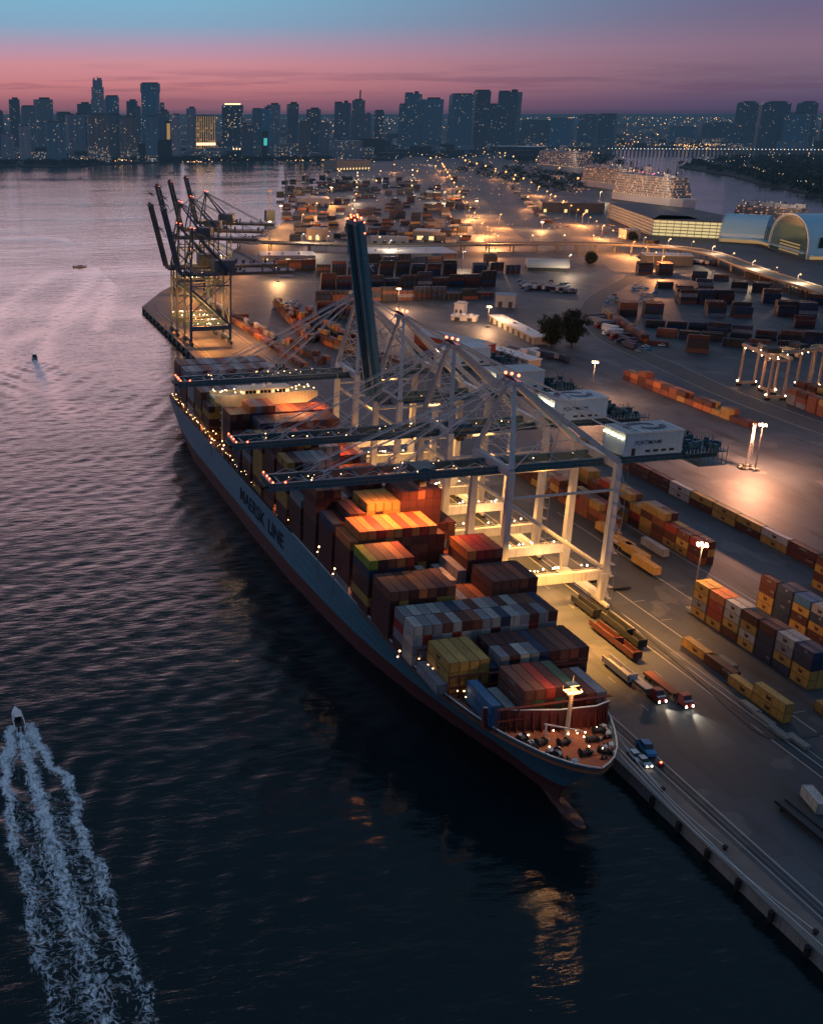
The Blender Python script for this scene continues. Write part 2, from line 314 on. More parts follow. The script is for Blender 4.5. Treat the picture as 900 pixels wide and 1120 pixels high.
# ------------------------------------------------------------------ water
WZ = -3.0
def water_mat(name, near):
    m = bpy.data.materials.new(name); nt, lk = nodes(m); b = nt['Principled BSDF']
    b.inputs['Base Color'].default_value = (.003, .011, .014, 1); b.inputs['Roughness'].default_value = .10; b.inputs['IOR'].default_value = 1.33
    b.inputs['Specular IOR Level'].default_value = .5
    g = nt.new('ShaderNodeNewGeometry')
    def nz(scale, det, sx=1, sy=1, rot=0):
        mp = nt.new('ShaderNodeMapping'); mp.inputs['Scale'].default_value = (sx, sy, 1); mp.inputs['Rotation'].default_value = (0, 0, rot); lk.new(g.outputs['Position'], mp.inputs[0])
        n = nt.new('ShaderNodeTexNoise'); n.inputs['Scale'].default_value = scale; n.inputs['Detail'].default_value = det; n.inputs['Roughness'].default_value = .6; lk.new(mp.outputs[0], n.inputs[0]); return n.outputs[0]
    big = nz(.006, 4, .6, 1.4, .5)
    h1 = nz(.075, 4, .45, 1.5, .25); h2 = nz(.42, 5, .45, 1.3, .12); 
    amp = nt.new('ShaderNodeMapRange'); amp.inputs[1].default_value = .36; amp.inputs[2].default_value = .62; amp.inputs[3].default_value = .45; amp.inputs[4].default_value = 1.25; lk.new(big, amp.inputs[0])
    hh = math_n(nt, lk, 'ADD', math_n(nt, lk, 'MULTIPLY', h1, 1.0), math_n(nt, lk, 'MULTIPLY', h2, .30))
    ca = nt.new('ShaderNodeAttribute'); ca.attribute_name = 'calm'
    hh = math_n(nt, lk, 'MULTIPLY', hh, math_n(nt, lk, 'MULTIPLY', amp.outputs[0], math_n(nt, lk, 'SUBTRACT', 1., math_n(nt, lk, 'MULTIPLY', ca.outputs['Fac'], .75))))
    bp = nt.new('ShaderNodeBump'); bp.inputs['Strength'].default_value = 1.; bp.inputs['Distance'].default_value = .6; lk.new(hh, bp.inputs['Height']); lk.new(bp.outputs[0], b.inputs['Normal'])
    surf = b.outputs[0]
    if near:
        a = nt.new('ShaderNodeAttribute'); a.attribute_name = 'foam'
        mp = nt.new('ShaderNodeMapping'); lk.new(g.outputs['Position'], mp.inputs[0])
        wn = nt.new('ShaderNodeTexNoise'); wn.inputs['Scale'].default_value = .16; wn.inputs['Detail'].default_value = 3; lk.new(g.outputs['Position'], wn.inputs[0])
        wv = nt.new('ShaderNodeVectorMath'); wv.operation = 'SCALE'; lk.new(wn.outputs['Color'], wv.inputs[0]); wv.inputs['Scale'].default_value = 4.
        wa = nt.new('ShaderNodeVectorMath'); wa.operation = 'ADD'; lk.new(g.outputs['Position'], wa.inputs[0]); lk.new(wv.outputs[0], wa.inputs[1])
        n3 = nt.new('ShaderNodeTexNoise'); n3.inputs['Scale'].default_value = 1.25; n3.inputs['Detail'].default_value = 8; n3.inputs['Roughness'].default_value = .66; q0, q1 = at(20, 792, -3), at(112, 1112, -3); m3 = nt.new('ShaderNodeVectorRotate'); m3.rotation_type = 'Z_AXIS'; m3.inputs['Angle'].default_value = -math.atan2(q1[1]-q0[1], q1[0]-q0[0]); lk.new(wa.outputs[0], m3.inputs['Vector']); m4 = nt.new('ShaderNodeMapping'); m4.inputs['Scale'].default_value = (.42, 1.15, 1); lk.new(m3.outputs[0], m4.inputs[0]); lk.new(m4.outputs[0], n3.inputs[0])
        n4 = nt.new('ShaderNodeTexNoise'); n4.inputs['Scale'].default_value = .46; n4.inputs['Detail'].default_value = 5; n4.inputs['Distortion'].default_value = 1.2; lk.new(wa.outputs[0], n4.inputs[0])
        rdg = math_n(nt, lk, 'SUBTRACT', .055, math_n(nt, lk, 'ABSOLUTE', math_n(nt, lk, 'SUBTRACT', n4.outputs[0], .5))); rdg = math_n(nt, lk, 'MULTIPLY', rdg, 3.6)
        rdg = math_n(nt, lk, 'MAXIMUM', rdg, -.14)
        q = math_n(nt, lk, 'ADD', math_n(nt, lk, 'SUBTRACT', n3.outputs[0], .79), rdg)
        q = math_n(nt, lk, 'ADD', q, math_n(nt, lk, 'MULTIPLY', a.outputs['Fac'], .80))
        f = nt.new('ShaderNodeMapRange'); f.inputs[1].default_value = .0; f.inputs[2].default_value = .42; lk.new(q, f.inputs[0])
        ff = math_n(nt, lk, 'MULTIPLY', f.outputs[0], math_n(nt, lk, 'MULTIPLY', a.outputs['Fac'], 3., clamp=True))
        df = nt.new('ShaderNodeBsdfDiffuse'); df.inputs[0].default_value = (1, .96, .93, 1); df.inputs[1].default_value = 1
        fr = nt.new('ShaderNodeMapRange'); fr.inputs[1].default_value = .3; fr.inputs[2].default_value = .7; lk.new(n3.outputs[0], fr.inputs[0]); lk.new(mixc(nt, lk, fr.outputs[0], (.42, .48, .55, 1), (1, .98, .97, 1)), df.inputs[0]); lk.new(bp.outputs[0], df.inputs['Normal'])  # shading variation of the foam painted into its colour by noise
        mx = nt.new('ShaderNodeMixShader'); lk.new(ff, mx.inputs[0]); lk.new(surf, mx.inputs[1]); lk.new(df.outputs[0], mx.inputs[2]); surf = mx.outputs[0]
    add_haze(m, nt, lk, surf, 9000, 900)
    return m
MW = water_mat('sea_water', True); MWF = MW
def build_water():
    xs = np.concatenate([np.arange(-500, -240, 2.6), np.arange(-240, .6, 1.0)]); ys = np.concatenate([np.arange(60, 330, 1.0), np.arange(330, 560, 1.5), np.arange(560, 960, 2.5), np.arange(960, 1700, 5.)])
    X, Y = np.meshgrid(xs, ys); rs = np.random.RandomState(3)
    Z = np.zeros_like(X); F_ = np.zeros_like(X)
    for i in range(26):
        lam = rs.uniform(2.6, 10); th = R(-72)+rs.normal(0, .7); k = 2*math.pi/lam; a = .0030*lam*rs.uniform(.4, 1)
        Z += a*np.sin(k*(X*math.cos(th)+Y*math.sin(th))+rs.uniform(0, 6.3)+1.2*np.sin(.02*X+.013*Y+i))
    def wake(p0, p1, w, foam, length, halfang, lam, amp):
        nonlocal Z, F_
        p0 = np.array(p0); d = np.array(p1)-p0; d /= np.linalg.norm(d)
        s = (X-p0[0])*d[0]+(Y-p0[1])*d[1]; t = -(X-p0[0])*d[1]+(Y-p0[1])*d[0]; at_ = np.abs(t)
        on = s > 0
        fade = np.clip(1-s/length, 0, 1)
        arm = math.tan(halfang)
        e = np.exp(-((at_-s*arm-1)/(2.2+.05*s))**2)*on
        ph = 2*math.pi*(at_*.75+s*.38)/lam
        Z += amp*np.sin(ph)*np.exp(-((at_-s*arm)/(6+.12*s))**2)*on*np.clip(s/20, 0, 1)*np.exp(-s/(length*2.2))
        F_ = np.maximum(F_, foam(s, t, fade)*on)
    # near speedboat
    def foam1(s, t, fade):
        a = np.abs(t); w = 1.6+np.minimum(s, 26)*.20+np.clip(s-26, 0, 200)*.012+.6*np.sin(s*.21+np.sign(t)*1.3)+.5*np.sin(s*.57)
        centre = np.exp(-(t/(1.1+.032*s))**2)*1.02
        edge = np.exp(-((a-w)/(.9+.022*s))**2)*np.where(s < 30, 1.15, .95)
        fill = np.where(a < w, .55, 0)*np.clip((s-10)/44, .35, 1)
        side = np.exp(-((a-2.8-s*.06)/2.0)**2)*np.exp(-((s-7)/10.)**2)*1.15
        return np.maximum.reduce([centre, edge, fill, side])*np.clip(1.15-s/150, .25, 1)*np.exp(-np.clip(a-w-.8, 0, 50)/.9)
    b0 = at(20, 792, WZ); b1 = at(112, 1112, WZ)
    wake(b0, b1, 3, foam1, 130, R(17), 7, .32)
    def foam2(s, t, fade):
        a = np.abs(t); return np.exp(-(t/(1.8+.075*s))**2)*1.0*fade**.6*np.clip(s/2, 0, 1)
    c0 = at(38, 393, WZ); c1 = at(70, 470, WZ)
    wake(c0, c1, 3, foam2, 95, R(19), 11, .36)
    def foam3(s, t, fade): return np.exp(-(t/(.8+.03*s))**2)*.4*fade
    d0 = at(88, 292, WZ); d1 = at(60, 286, WZ); wake(d0, d1, 2, foam3, 40, R(17), 7, .14)
    # old long wakes crossing the bay
    CALM = np.zeros_like(X)
    def track(pts, w0, w1, a):
        nonlocal CALM
        P = bez([at(p[0], p[1], WZ) for p in pts], 8); n = len(P)
        for i, (px_, py_) in enumerate(P):
            w = w0+(w1-w0)*i/n; m_ = (np.abs(X-px_) < 3*w) & (np.abs(Y-py_) < 9*w)
            CALM[m_] = np.maximum(CALM[m_], a*np.exp(-(((X[m_]-px_)/w)**2+((Y[m_]-py_)/(w*2.2))**2)))
    track([(108, 296), (90, 318), (66, 345), (50, 385), (56, 420), (75, 450)], 9, 5, .9)
    track([(150, 285), (112, 322), (72, 352), (20, 372), (-20, 400)], 10, 8, .8)
    track([(0, 262), (60, 262), (100, 275), (120, 300), (118, 330), (108, 360)], 14, 6, .9)
    track([(60, 300), (20, 325), (-5, 350), (10, 400), (20, 440)], 8, 5, .7)
    # churned patch off the bow and at the bulb
    ed = np.minimum.reduce([np.clip((X+500)/25, 0, 1), np.clip((Y-60)/20, 0, 1), np.clip((1100-Y)/300, 0, 1)])
    Z = Z*ed+WZ+.01
    nx, ny = len(xs), len(ys); V = np.stack([X, Y, Z], -1).reshape(-1, 3)
    idx = np.arange(nx*ny).reshape(ny, nx); q = np.stack([idx[:-1, :-1], idx[:-1, 1:], idx[1:, 1:], idx[1:, :-1]], -1).reshape(-1, 4)
    me = bpy.data.meshes.new('water'); me.vertices.add(len(V)); me.vertices.foreach_set('co', V.ravel())
    me.loops.add(q.size); me.loops.foreach_set('vertex_index', q.ravel()); me.polygons.add(len(q)); me.polygons.foreach_set('loop_start', np.arange(0, q.size, 4)); me.polygons.foreach_set('loop_total', np.full(len(q), 4))
    me.update(); me.validate(); me.polygons.foreach_set('use_smooth', [True]*len(q))
    a = me.attributes.new('foam', 'FLOAT', 'POINT'); a.data.foreach_set('value', F_.ravel().astype(np.float32)); a = me.attributes.new('calm', 'FLOAT', 'POINT'); a.data.foreach_set('value', CALM.ravel().astype(np.float32))
    me.materials.append(MW); o = bpy.data.objects.new('water', me); COL.objects.link(o); o['kind'] = 'structure'
    f = MB(); B = 60000
    for r in ((-B, xs[0], -2000, B), (xs[0], xs[-1], ys[-1], B), (xs[0], xs[-1], -2000, 60), (xs[-1], B, -2000, B)): f.v += [(r[0], r[2], WZ), (r[1], r[2], WZ), (r[1], r[3], WZ), (r[0], r[3], WZ)]; i = len(f.v)-4; f.f.append((i, i+1, i+2, i+3)); f.m.append(f.mi(MW))
    o = f.obj('bay_water', kind='structure')
build_water()
# ------------------------------------------------------------------ land
def ground_mat():
    m = bpy.data.materials.new('yard_asphalt'); nt, lk = nodes(m); b = nt['Principled BSDF']; g = nt.new('ShaderNodeNewGeometry')
    def nz(scale, det, sx=1, sy=1, lo=.4, hi=.6, rot=0):
        mp = nt.new('ShaderNodeMapping'); mp.inputs['Scale'].default_value = (sx, sy, 1); mp.inputs['Rotation'].default_value = (0, 0, rot); lk.new(g.outputs['Position'], mp.inputs[0])
        n = nt.new('ShaderNodeTexNoise'); n.inputs['Scale'].default_value = scale; n.inputs['Detail'].default_value = det; lk.new(mp.outputs[0], n.inputs[0])
        r = nt.new('ShaderNodeMapRange'); r.inputs[1].default_value = lo; r.inputs[2].default_value = hi; lk.new(n.outputs[0], r.inputs[0]); return r.outputs[0]
    c = mixc(nt, lk, nz(.012, 6), (.032, .039, .048, 1), (.062, .070, .082, 1))
    c = mixc(nt, lk, math_n(nt, lk, 'MULTIPLY', nz(.09, 6, 1, .09, .5, .72), .55), c, (.04, .038, .038, 1))      # tyre-darkened lanes along the quay
    c = mixc(nt, lk, math_n(nt, lk, 'MULTIPLY', nz(.35, 8, 1, 1, .58, .75), .5), c, (.035, .032, .03, 1))
    c = mixc(nt, lk, math_n(nt, lk, 'MULTIPLY', nz(.05, 3, 1, 1, .6, .62), .25), c, (.2, .18, .165, 1))
    sp = nt.new('ShaderNodeSeparateXYZ'); lk.new(g.outputs['Position'], sp.inputs[0])
    def joint(o, per, w): 
        return math_n(nt, lk, 'LESS_THAN', math_n(nt, lk, 'FRACT', math_n(nt, lk, 'DIVIDE', o, per)), w/per)
    jj = math_n(nt, lk, 'MAXIMUM', joint(sp.outputs[0], 7.6, .16), joint(sp.outputs[1], 9.1, .16))
    c = mixc(nt, lk, math_n(nt, lk, 'MULTIPLY', jj, .45), c, (.03, .028, .027, 1))
    cl = nt.new('ShaderNodeCombineXYZ'); lk.new(math_n(nt, lk, 'FLOOR', math_n(nt, lk, 'DIVIDE', sp.outputs[0], 7.6)), cl.inputs[0]); lk.new(math_n(nt, lk, 'FLOOR', math_n(nt, lk, 'DIVIDE', sp.outputs[1], 18.2)), cl.inputs[1])
    wn = nt.new('ShaderNodeTexWhiteNoise'); lk.new(cl.outputs[0], wn.inputs[0]); sl = nt.new('ShaderNodeMapRange'); sl.inputs[3].default_value = .80; sl.inputs[4].default_value = 1.22; lk.new(wn.outputs['Value'], sl.inputs[0])
    hv = nt.new('ShaderNodeHueSaturation'); lk.new(c, hv.inputs['Color']); lk.new(sl.outputs[0], hv.inputs['Value']); c = hv.outputs[0]
    c = mixc(nt, lk, math_n(nt, lk, 'MULTIPLY', nz(.16, 6, 1, .22, .54, .68), .8), c, (.022, .021, .02, 1))
    lk.new(c, b.inputs['Base Color']); b.inputs['Roughness'].default_value = .62
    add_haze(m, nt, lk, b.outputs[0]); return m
GM = ground_mat()
port = [(0, -150), (0, 799), (28, 868), (56, 920), (122, 1046), (196, 1218), (262, 1328), (402, 1651), (560, 2053), (748, 2508), (965, 3048), (990, 3400), (2400, 3900), at(600, 168), at(590, 178), at(625, 196), at(690, 214), at(735, 224), at(790, 235), at(900, 246), (1300, 900), (1300, -150)]
MB().poly(port, -7, 0, GM, M['concrete']).obj('ground', kind='structure')
main = [at(-900, 184), at(-200, 183), at(0, 181), at(60, 182), at(100, 180), at(150, 178), at(220, 176), at(300, 174.5), at(362, 175.5), (1300, 3300), at(620, 163), at(900, 158), at(1300, 158), (40000, 9000), (60000, 60000), (-60000, 60000), (-60000, 4000)]
mm = paint('mainland_ground', (.02, .022, .026), .9, var=.4, scale=.003, haze=True)
MB().poly(main, -5, -.6, mm).obj('terrain', kind='structure')
isl = [at(742, 182), at(760, 175), at(820, 171), at(980, 172), at(1100, 185), at(1100, 225), at(960, 232), at(900, 215), at(860, 206), at(830, 200), at(800, 192), at(765, 186)]
MB().poly(isl, -5, -.2, M['landdark']).obj('land', kind='structure')
for x0, x1, ys_ in ((44.6, 44.8, (60, 420)), (52, 52.2, (60, 420)), (70.5, 70.7, (120, 330)), (88, 88.2, (150, 420))):
    MB().box(x0, x1, ys_[0], ys_[1], .003, .009, M['line']).obj('yard_line', kind='structure')
f = MB()
for k in range(26): f.box(53+0, 56.5, 100+k*13, 100.14+k*13, .004, .01, M['line'])
f.obj('bay_marking', kind='structure')
# quay edge: cope, rails and lanes
def strip(name, x0, x1, y0, y1, z, m): return MB().box(x0, x1, y0, y1, z-.004, z, m).obj(name, kind='structure')
MB().box(.02, 5.2, -148, 796, .003, .035, paint('quay_apron_concrete', (.20, .16, .14), .85, var=.4, scale=.2, bump=.3)).obj('quay_apron_pavement', kind='structure')
cope = MB().box(-.5, 1.1, -150, 799, .0, .35, M['concrete']); cope.obj('quay_kerb', kind='structure')
for x in (7.4, 8.6, 40.4, 41.6): MB().box(x-.09, x+.09, -148, 790, .005, .06, M['dark']).obj('crane_rail_track', kind='structure')
for x in (6.6, 9.4, 39.6, 42.6): strip('quay_line', x-.12, x+.12, -148, 780, .010, M['line'])
for x in (19.5, 33): 
    f = MB(); 
    for y in range(200, 560, 14): f.box(x-.06, x+.06, y, y+3.2, .004, .012, M['line'])
    f.obj('lane_marking', kind='structure')
fn = 0
for y in list(range(70, 170, 9))+list(range(480, 800, 14)):
    f = MB(); f.cyl((-.7, y, -2.4), (-.7, y, -.2), .55, n=8, m=M['rubber']); o = f.obj('quay_fender'); o.location = (0, 0, 0)
    tag(o, 'black rubber fender hanging on the concrete quay wall', 'fender', 'rubber fenders along the quay wall')
for y in (84, 104, 126, 150, 170, 500, 540, 600, 660, 720):
    f = MB(); f.cyl((2.4, y, .04), (2.4, y, .7), .35, .28, 8, M['rubber']).cyl((2.4, y, .7), (2.4, y, .95), .6, .5, 8, M['rubber'])
    tag(f.obj('mooring_bollard'), 'squat black mooring bollard on the pale quay edge strip', 'bollard', 'mooring bollards along the quay edge')
# ------------------------------------------------------------------ containers
CW, CH = 2.44, 2.56
_cm = {}
def cont_meshes(L):
    if L in _cm: return _cm[L]
    b = MB(); x, y = CW/2, L/2
    b.box(-x+.03, x-.03, -y+.05, y-.05, .08, CH-.06, M['c_grey'])
    b.mi(M['f_grey'])
    for sx in (-1, 1):
        for sy in (-1, 1): b.box(sx*x-.14*(sx > 0), sx*x+.14*(sx < 0), sy*y-.16*(sy > 0), sy*y+.16*(sy < 0), 0, CH, M['f_grey'])
        b.box(sx*x-.07*(sx > 0), sx*x+.07*(sx < 0), -y+.16, y-.16, CH-.12, CH-.004, M['f_grey']); b.box(sx*x-.07*(sx > 0), sx*x+.07*(sx < 0), -y+.16, y-.16, 0, .14, M['f_grey'])
    for sy in (-1, 1):
        b.box(-x+.14, x-.14, sy*y-.08*(sy > 0), sy*y+.08*(sy < 0), CH-.13, CH-.006, M['f_grey']); b.box(-x+.14, x-.14, sy*y-.08*(sy > 0), sy*y+.08*(sy < 0), 0, .15, M['f_grey'])
    d = MB(); d.box(-x+.16, -.015, -y+.012, -y+.05, .17, CH-.15, M['d_grey']); d.box(.015, x-.16, -y+.012, -y+.05, .17, CH-.15)
    for xx in (-.85, -.38, .38, .85): d.box(xx-.035, xx+.035, -y-.05, -y+.012, .06, CH-.06)
    for xx in (-.62, .62): d.box(xx-.2, xx+.2, -y-.045, -y+.012, 1.1, 1.16)
    _cm[L] = (b.mesh('container'), d.mesh('door')); return _cm[L]
GN = {'black': 'black', 'maroon': 'maroon', 'brown': 'brown', 'red': 'bright red', 'orange': 'orange', 'ochre': 'ochre yellow', 'grey': 'grey', 'white': 'off-white', 'navy': 'dark navy', 'blue': 'blue', 'green': 'dark green', 'lime': 'lime green', 'rust': 'rust red'}
CL = []  # dict(x,y,z,L,col,label,group,rz,score)
def add_c(x, y, z, L, col, label, group, rz=0, emblem=False, force=0):
    px, py = proj(x, y, z)
    d = math.dist((x, y, z), (CX, 0, H))
    vis = -30 < px < 930 and -30 < py < 1150
    CL.append(dict(x=x, y=y, z=z, L=L, col=col, label=label, group=group, rz=rz, emb=emblem, score=max(.01, (L/12+.6)/d*1000+force) if vis else -1))
def pick(w): 
    ks = list(w); return RN.choices(ks, [w[k] for k in ks])[0]
MIX = dict(maroon=6, brown=4, rust=3, ochre=3, grey=2, navy=2, blue=1, orange=1, red=1, white=1, green=.6)
DARK = dict(maroon=6, brown=3, rust=2, navy=2, grey=.6)
# ------------------------------------------------------------------ ship stowage
def xc(y): return -18.5-(y-165)*.0138
Z0 = 13.5
def ship_stack(bay, y0, segs, L=11.6, halves=()):
    hgt = {}
    for c0, c1, n, pal, spec in segs:
        for c in range(c0, c1+1): hgt[c] = (n, pal, spec)
    for c, (n, pal, spec) in hgt.items():
        left = hgt.get(c-1, (0,))[0]; 
        for t in range(n):
            top = t == n-1; side = t >= left
            if not (top or side or t >= n-9): continue
            colr = None
            if top and spec: colr = spec[(c-min(k for k in hgt if hgt[k][2] is spec)) % len(spec)]
            if colr is None: colr = pick(pal)
            x = xc(y0)-18.2+2.5*c; z = Z0+t*2.6
            tn = 'top tier' if top else ORD[t]+' tier'
            vis_front = 1
            if c in halves:
                for hh in (0, 1):
                    cc = colr if hh == 0 else (spec[(c*3+hh) % len(spec)] if top and spec else pick(pal))
                    add_c(x, y0+2.9+hh*5.85, z, 5.7, cc, f"{'near' if hh == 0 else 'far'} half-length {GN[cc]} box, {ORD[bay]} ship bay, {ORD[c]} column from port rail, {tn}", 'containers stowed on the ship', force=(2.5 if top else (.5 if side else 0)))
            else:
                add_c(x, y0+L/2, z, L, colr, f"{GN[colr]} container on ship, {ORD[bay]} bay from bow, {ORD[c]} column from port rail, {tn}", 'containers stowed on the ship', force=(2.5 if top else (.5 if side else 0)), emblem=(colr in ('ochre', 'white') and side))
D_, P1 = DARK, dict(ochre=5, maroon=1)
ship_stack(0, 182.2, [(2, 2, 2, dict(blue=1, white=1), ['blue']), (4, 4, 1, MIX, ['white']), (5, 9, 3, dict(maroon=2, green=1, brown=1), ['brown', 'rust', 'red', 'maroon', 'green']), (10, 12, 2, D_, None)])
ship_stack(1, 197.4, [(0, 0, 1, D_, None), (1, 4, 3, dict(ochre=5, red=1.4), ['ochre', 'ochre', 'ochre', 'ochre']), (5, 5, 2, dict(navy=1), ['navy']), (6, 9, 3, dict(navy=2, grey=2), ['grey', 'maroon', 'white', 'grey', 'maroon', 'grey']), (10, 10, 3, D_, ['navy']), (11, 14, 3, dict(maroon=3, brown=2), ['maroon', 'brown', 'rust', 'maroon'])], halves=(6, 7, 8, 9))
ship_stack(2, 211.3, [(0, 14, 4, dict(grey=3, white=2, red=1, maroon=1), ['white', 'grey', 'grey', 'brown', 'white', 'maroon', 'rust', 'grey', 'white', 'navy', 'white', 'grey', 'maroon', 'grey', 'maroon', 'brown', 'navy'])], halves=tuple(range(0, 15)))
ship_stack(3, 225.4, [(0, 6, 5, dict(maroon=2, ochre=1), ['brown', 'brown', 'maroon', 'orange', 'rust', 'maroon', 'rust']), (7, 10, 3, MIX, ['orange', 'white', 'rust', 'orange']), (11, 15, 5, dict(maroon=1, brown=1), ['brown', 'brown', 'brown', 'rust', 'maroon'])])
ship_stack(4, 239.2, [(0, 4, 6, dict(maroon=3, ochre=.5, navy=1), ['lime', 'maroon', 'rust', 'orange', 'red']), (5, 6, 2, MIX, ['rust', 'orange']), (7, 7, 3, MIX, ['white']), (8, 8, 2, MIX, ['orange']), (9, 9, 3, MIX, ['white']), (10, 10, 4, dict(grey=1, blue=1), ['grey']), (11, 14, 6, dict(maroon=1, navy=1), ['orange', 'red', 'red', 'rust'])])
ship_stack(5, 252.8, [(0, 0, 6, dict(maroon=3, grey=1), ['orange']), (1, 9, 7, dict(maroon=4, brown=2, ochre=.7), ['orange', 'orange', 'red', 'orange', 'ochre', 'red', 'orange', 'red', 'orange']), (10, 10, 6, dict(maroon=1), None), (11, 13, 2, MIX, None)])
ship_stack(6, 266.4, [(0, 1, 6, dict(maroon=1), ['navy', 'maroon']), (2, 3, 7, D_, ['maroon', 'rust']), (4, 7, 8, dict(ochre=2, maroon=1), ['ochre', 'ochre', 'ochre', 'ochre']), (8, 12, 9, dict(maroon=1), ['maroon', 'maroon', 'rust']), (13, 14, 5, MIX, None)])
ship_stack(7, 280., [(0, 2, 8, dict(maroon=3, brown=1), ['rust', 'maroon', 'rust']), (3, 4, 7, D_, ['grey', 'maroon']), (5, 7, 9, dict(maroon=1), ['maroon', 'rust', 'maroon']), (8, 10, 8, MIX, ['white', 'ochre', 'grey']), (11, 14, 6, MIX, None)])
ship_stack(8, 293.6, [(0, 0, 5, dict(white=1, maroon=1), ['grey']), (1, 4, 7, MIX, ['grey', 'white', 'grey', 'maroon']), (5, 7, 7, MIX, ['maroon', 'white', 'rust']), (8, 12, 5, MIX, ['white', 'grey', 'grey'])])
ship_stack(9, 307.2, [(0, 1, 8, dict(ochre=1, maroon=1), ['ochre', 'maroon']), (2, 5, 8, MIX, ['grey', 'grey', 'white', 'grey']), (6, 9, 5, MIX, ['grey', 'white', 'grey']), (10, 14, 3, MIX, None)])
ship_stack(10, 320.8, [(0, 0, 7, dict(rust=1, maroon=1), ['maroon']), (1, 5, 9, dict(maroon=3, orange=1), ['rust', 'rust', 'orange', 'ochre', 'maroon']), (6, 8, 8, MIX, ['grey', 'white', 'grey']), (9, 14, 4, MIX, None)])
ship_stack(11, 334.4, [(0, 1, 8, dict(ochre=2, maroon=1), ['ochre', 'maroon']), (2, 5, 8, D_, ['maroon', 'orange']), (6, 9, 7, MIX, ['grey', 'white', 'grey']), (10, 14, 5, MIX, None)])
ship_stack(12, 348., [(0, 3, 6, D_, None), (4, 9, 6, MIX, None), (10, 14, 5, MIX, None)])
ship_stack(13, 361.6, [(0, 2, 5, D_, None), (3, 14, 7, D_, None)])
ship_stack(14, 375.6, [(0, 2, 7, dict(maroon=1), ['rust', 'maroon', 'rust']), (3, 6, 8, dict(maroon=1, navy=.4), ['orange', 'grey', 'rust', 'orange']), (7, 15, 7, dict(maroon=1, navy=.4), ['maroon', 'rust', 'orange', 'rust', 'maroon'])])
SR = ['rust', 'grey', 'maroon', 'grey', 'white', 'grey', 'maroon', 'red', 'grey', 'white', 'rust', 'maroon', 'white', 'grey']
ship_stack(15, 408., [(0, 1, 5, dict(maroon=1, ochre=1), None), (2, 15, 6, D_, ['white', 'grey', 'white', 'grey'])])
ship_stack(16, 421.4, [(0, 2, 6, dict(brown=1, ochre=1), ['rust', 'grey', 'maroon']), (3, 15, 6, D_, ['grey', 'maroon', 'grey', 'white', 'rust'])])
ship_stack(17, 434.8, [(0, 1, 6, dict(white=1, brown=1), ['white', 'grey']), (2, 15, 6, D_, SR)])
ship_stack(18, 448.2, [(0, 15, 7, D_, SR[3:]+SR[:3])])
ship_stack(19, 461.6, [(0, 15, 7, D_, ['rust']+SR)])
# ------------------------------------------------------------------ quay and yard stacks
def row(name, pts, tiers, L, pal, group, deep=1, cols=None, emb=True, wy=2.55, rz=0, dirv=None):
    """boxes set end to end from pts (x,y) running along +y; tiers per slot"""
    x0, y0 = pts
    for i, n in enumerate(tiers):
        for d in range(deep):
            nn = n if isinstance(n, int) else n[d % len(n)]
            for t in range(nn):
                c = cols[i][t % len(cols[i])] if cols and i < len(cols) and cols[i] else pick(pal)
                dn = (', front line' if d == 0 else ', back line') if deep == 2 else ''
                tt = '' if nn == 1 else (', top' if t == nn-1 else ', '+ORD[t]+' tier')
                add_c(x0+d*wy, y0+i*(L+.35)+L/2, t*2.58, L, c, f"{GN[c]} container {name}, {ORD[i]} from near end{dn}{tt}", group, emblem=emb and c in ('ochre', 'white', 'grey'), force=3.6 if d == 0 else (1.2 if t == nn-1 else -6))
Y_, O_, W_, B_, M_, N_, R_, G_ = 'ochre', 'orange', 'white', 'brown', 'maroon', 'navy', 'red', 'grey'
def a2(px, py): return at(px, py, 0)
MY = dict(ochre=5, maroon=2, rust=2, grey=1)
# far two-high line on the right (near end lies outside the frame)
p = a2(893, 622); row('in two-high line', (p[0], p[1]-12.5), [2]*12, 12.2, MY, 'containers in the two-high line', cols=[[M_, M_], [M_, M_], [Y_, W_], [M_, Y_], [Y_, Y_], [M_, Y_], [W_, W_], [M_, M_], [M_, B_]])
p = a2(880, 750); row('in mast-side stack', (p[0], p[1]-2), [4, 4, 4, (4, 3), 4, 4, 4], 6.3, MY, 'containers in the mast-side stack', deep=2, cols=[[Y_, Y_, N_, N_], [N_, Y_, G_, W_], [N_, N_, N_, M_], [Y_, W_, Y_, M_], [M_, Y_, W_, W_], [Y_, R_, R_, O_], [Y_, G_, Y_, Y_]])
p = a2(829, 662); row('in right-edge stack', (p[0], p[1]-7*6.65), [4, 4, 4, 4, 4, 4, (4, 3)], 6.3, MY, 'containers in the right-edge stack', deep=2, cols=[[Y_, W_, W_], [M_, Y_, W_, W_], [Y_, M_, W_, W_], [M_, Y_, N_, W_], [Y_, M_, Y_, 'blue'], [N_, N_, N_, N_], [Y_, Y_, M_, M_]])
p = a2(889, 640); row('in tall back stack', (p[0], p[1]-5*6.65), [4]*5, 6.3, MY, 'containers in the tall back stack', cols=[[M_, Y_, M_, Y_]]*4+[[Y_, M_, Y_, M_]])
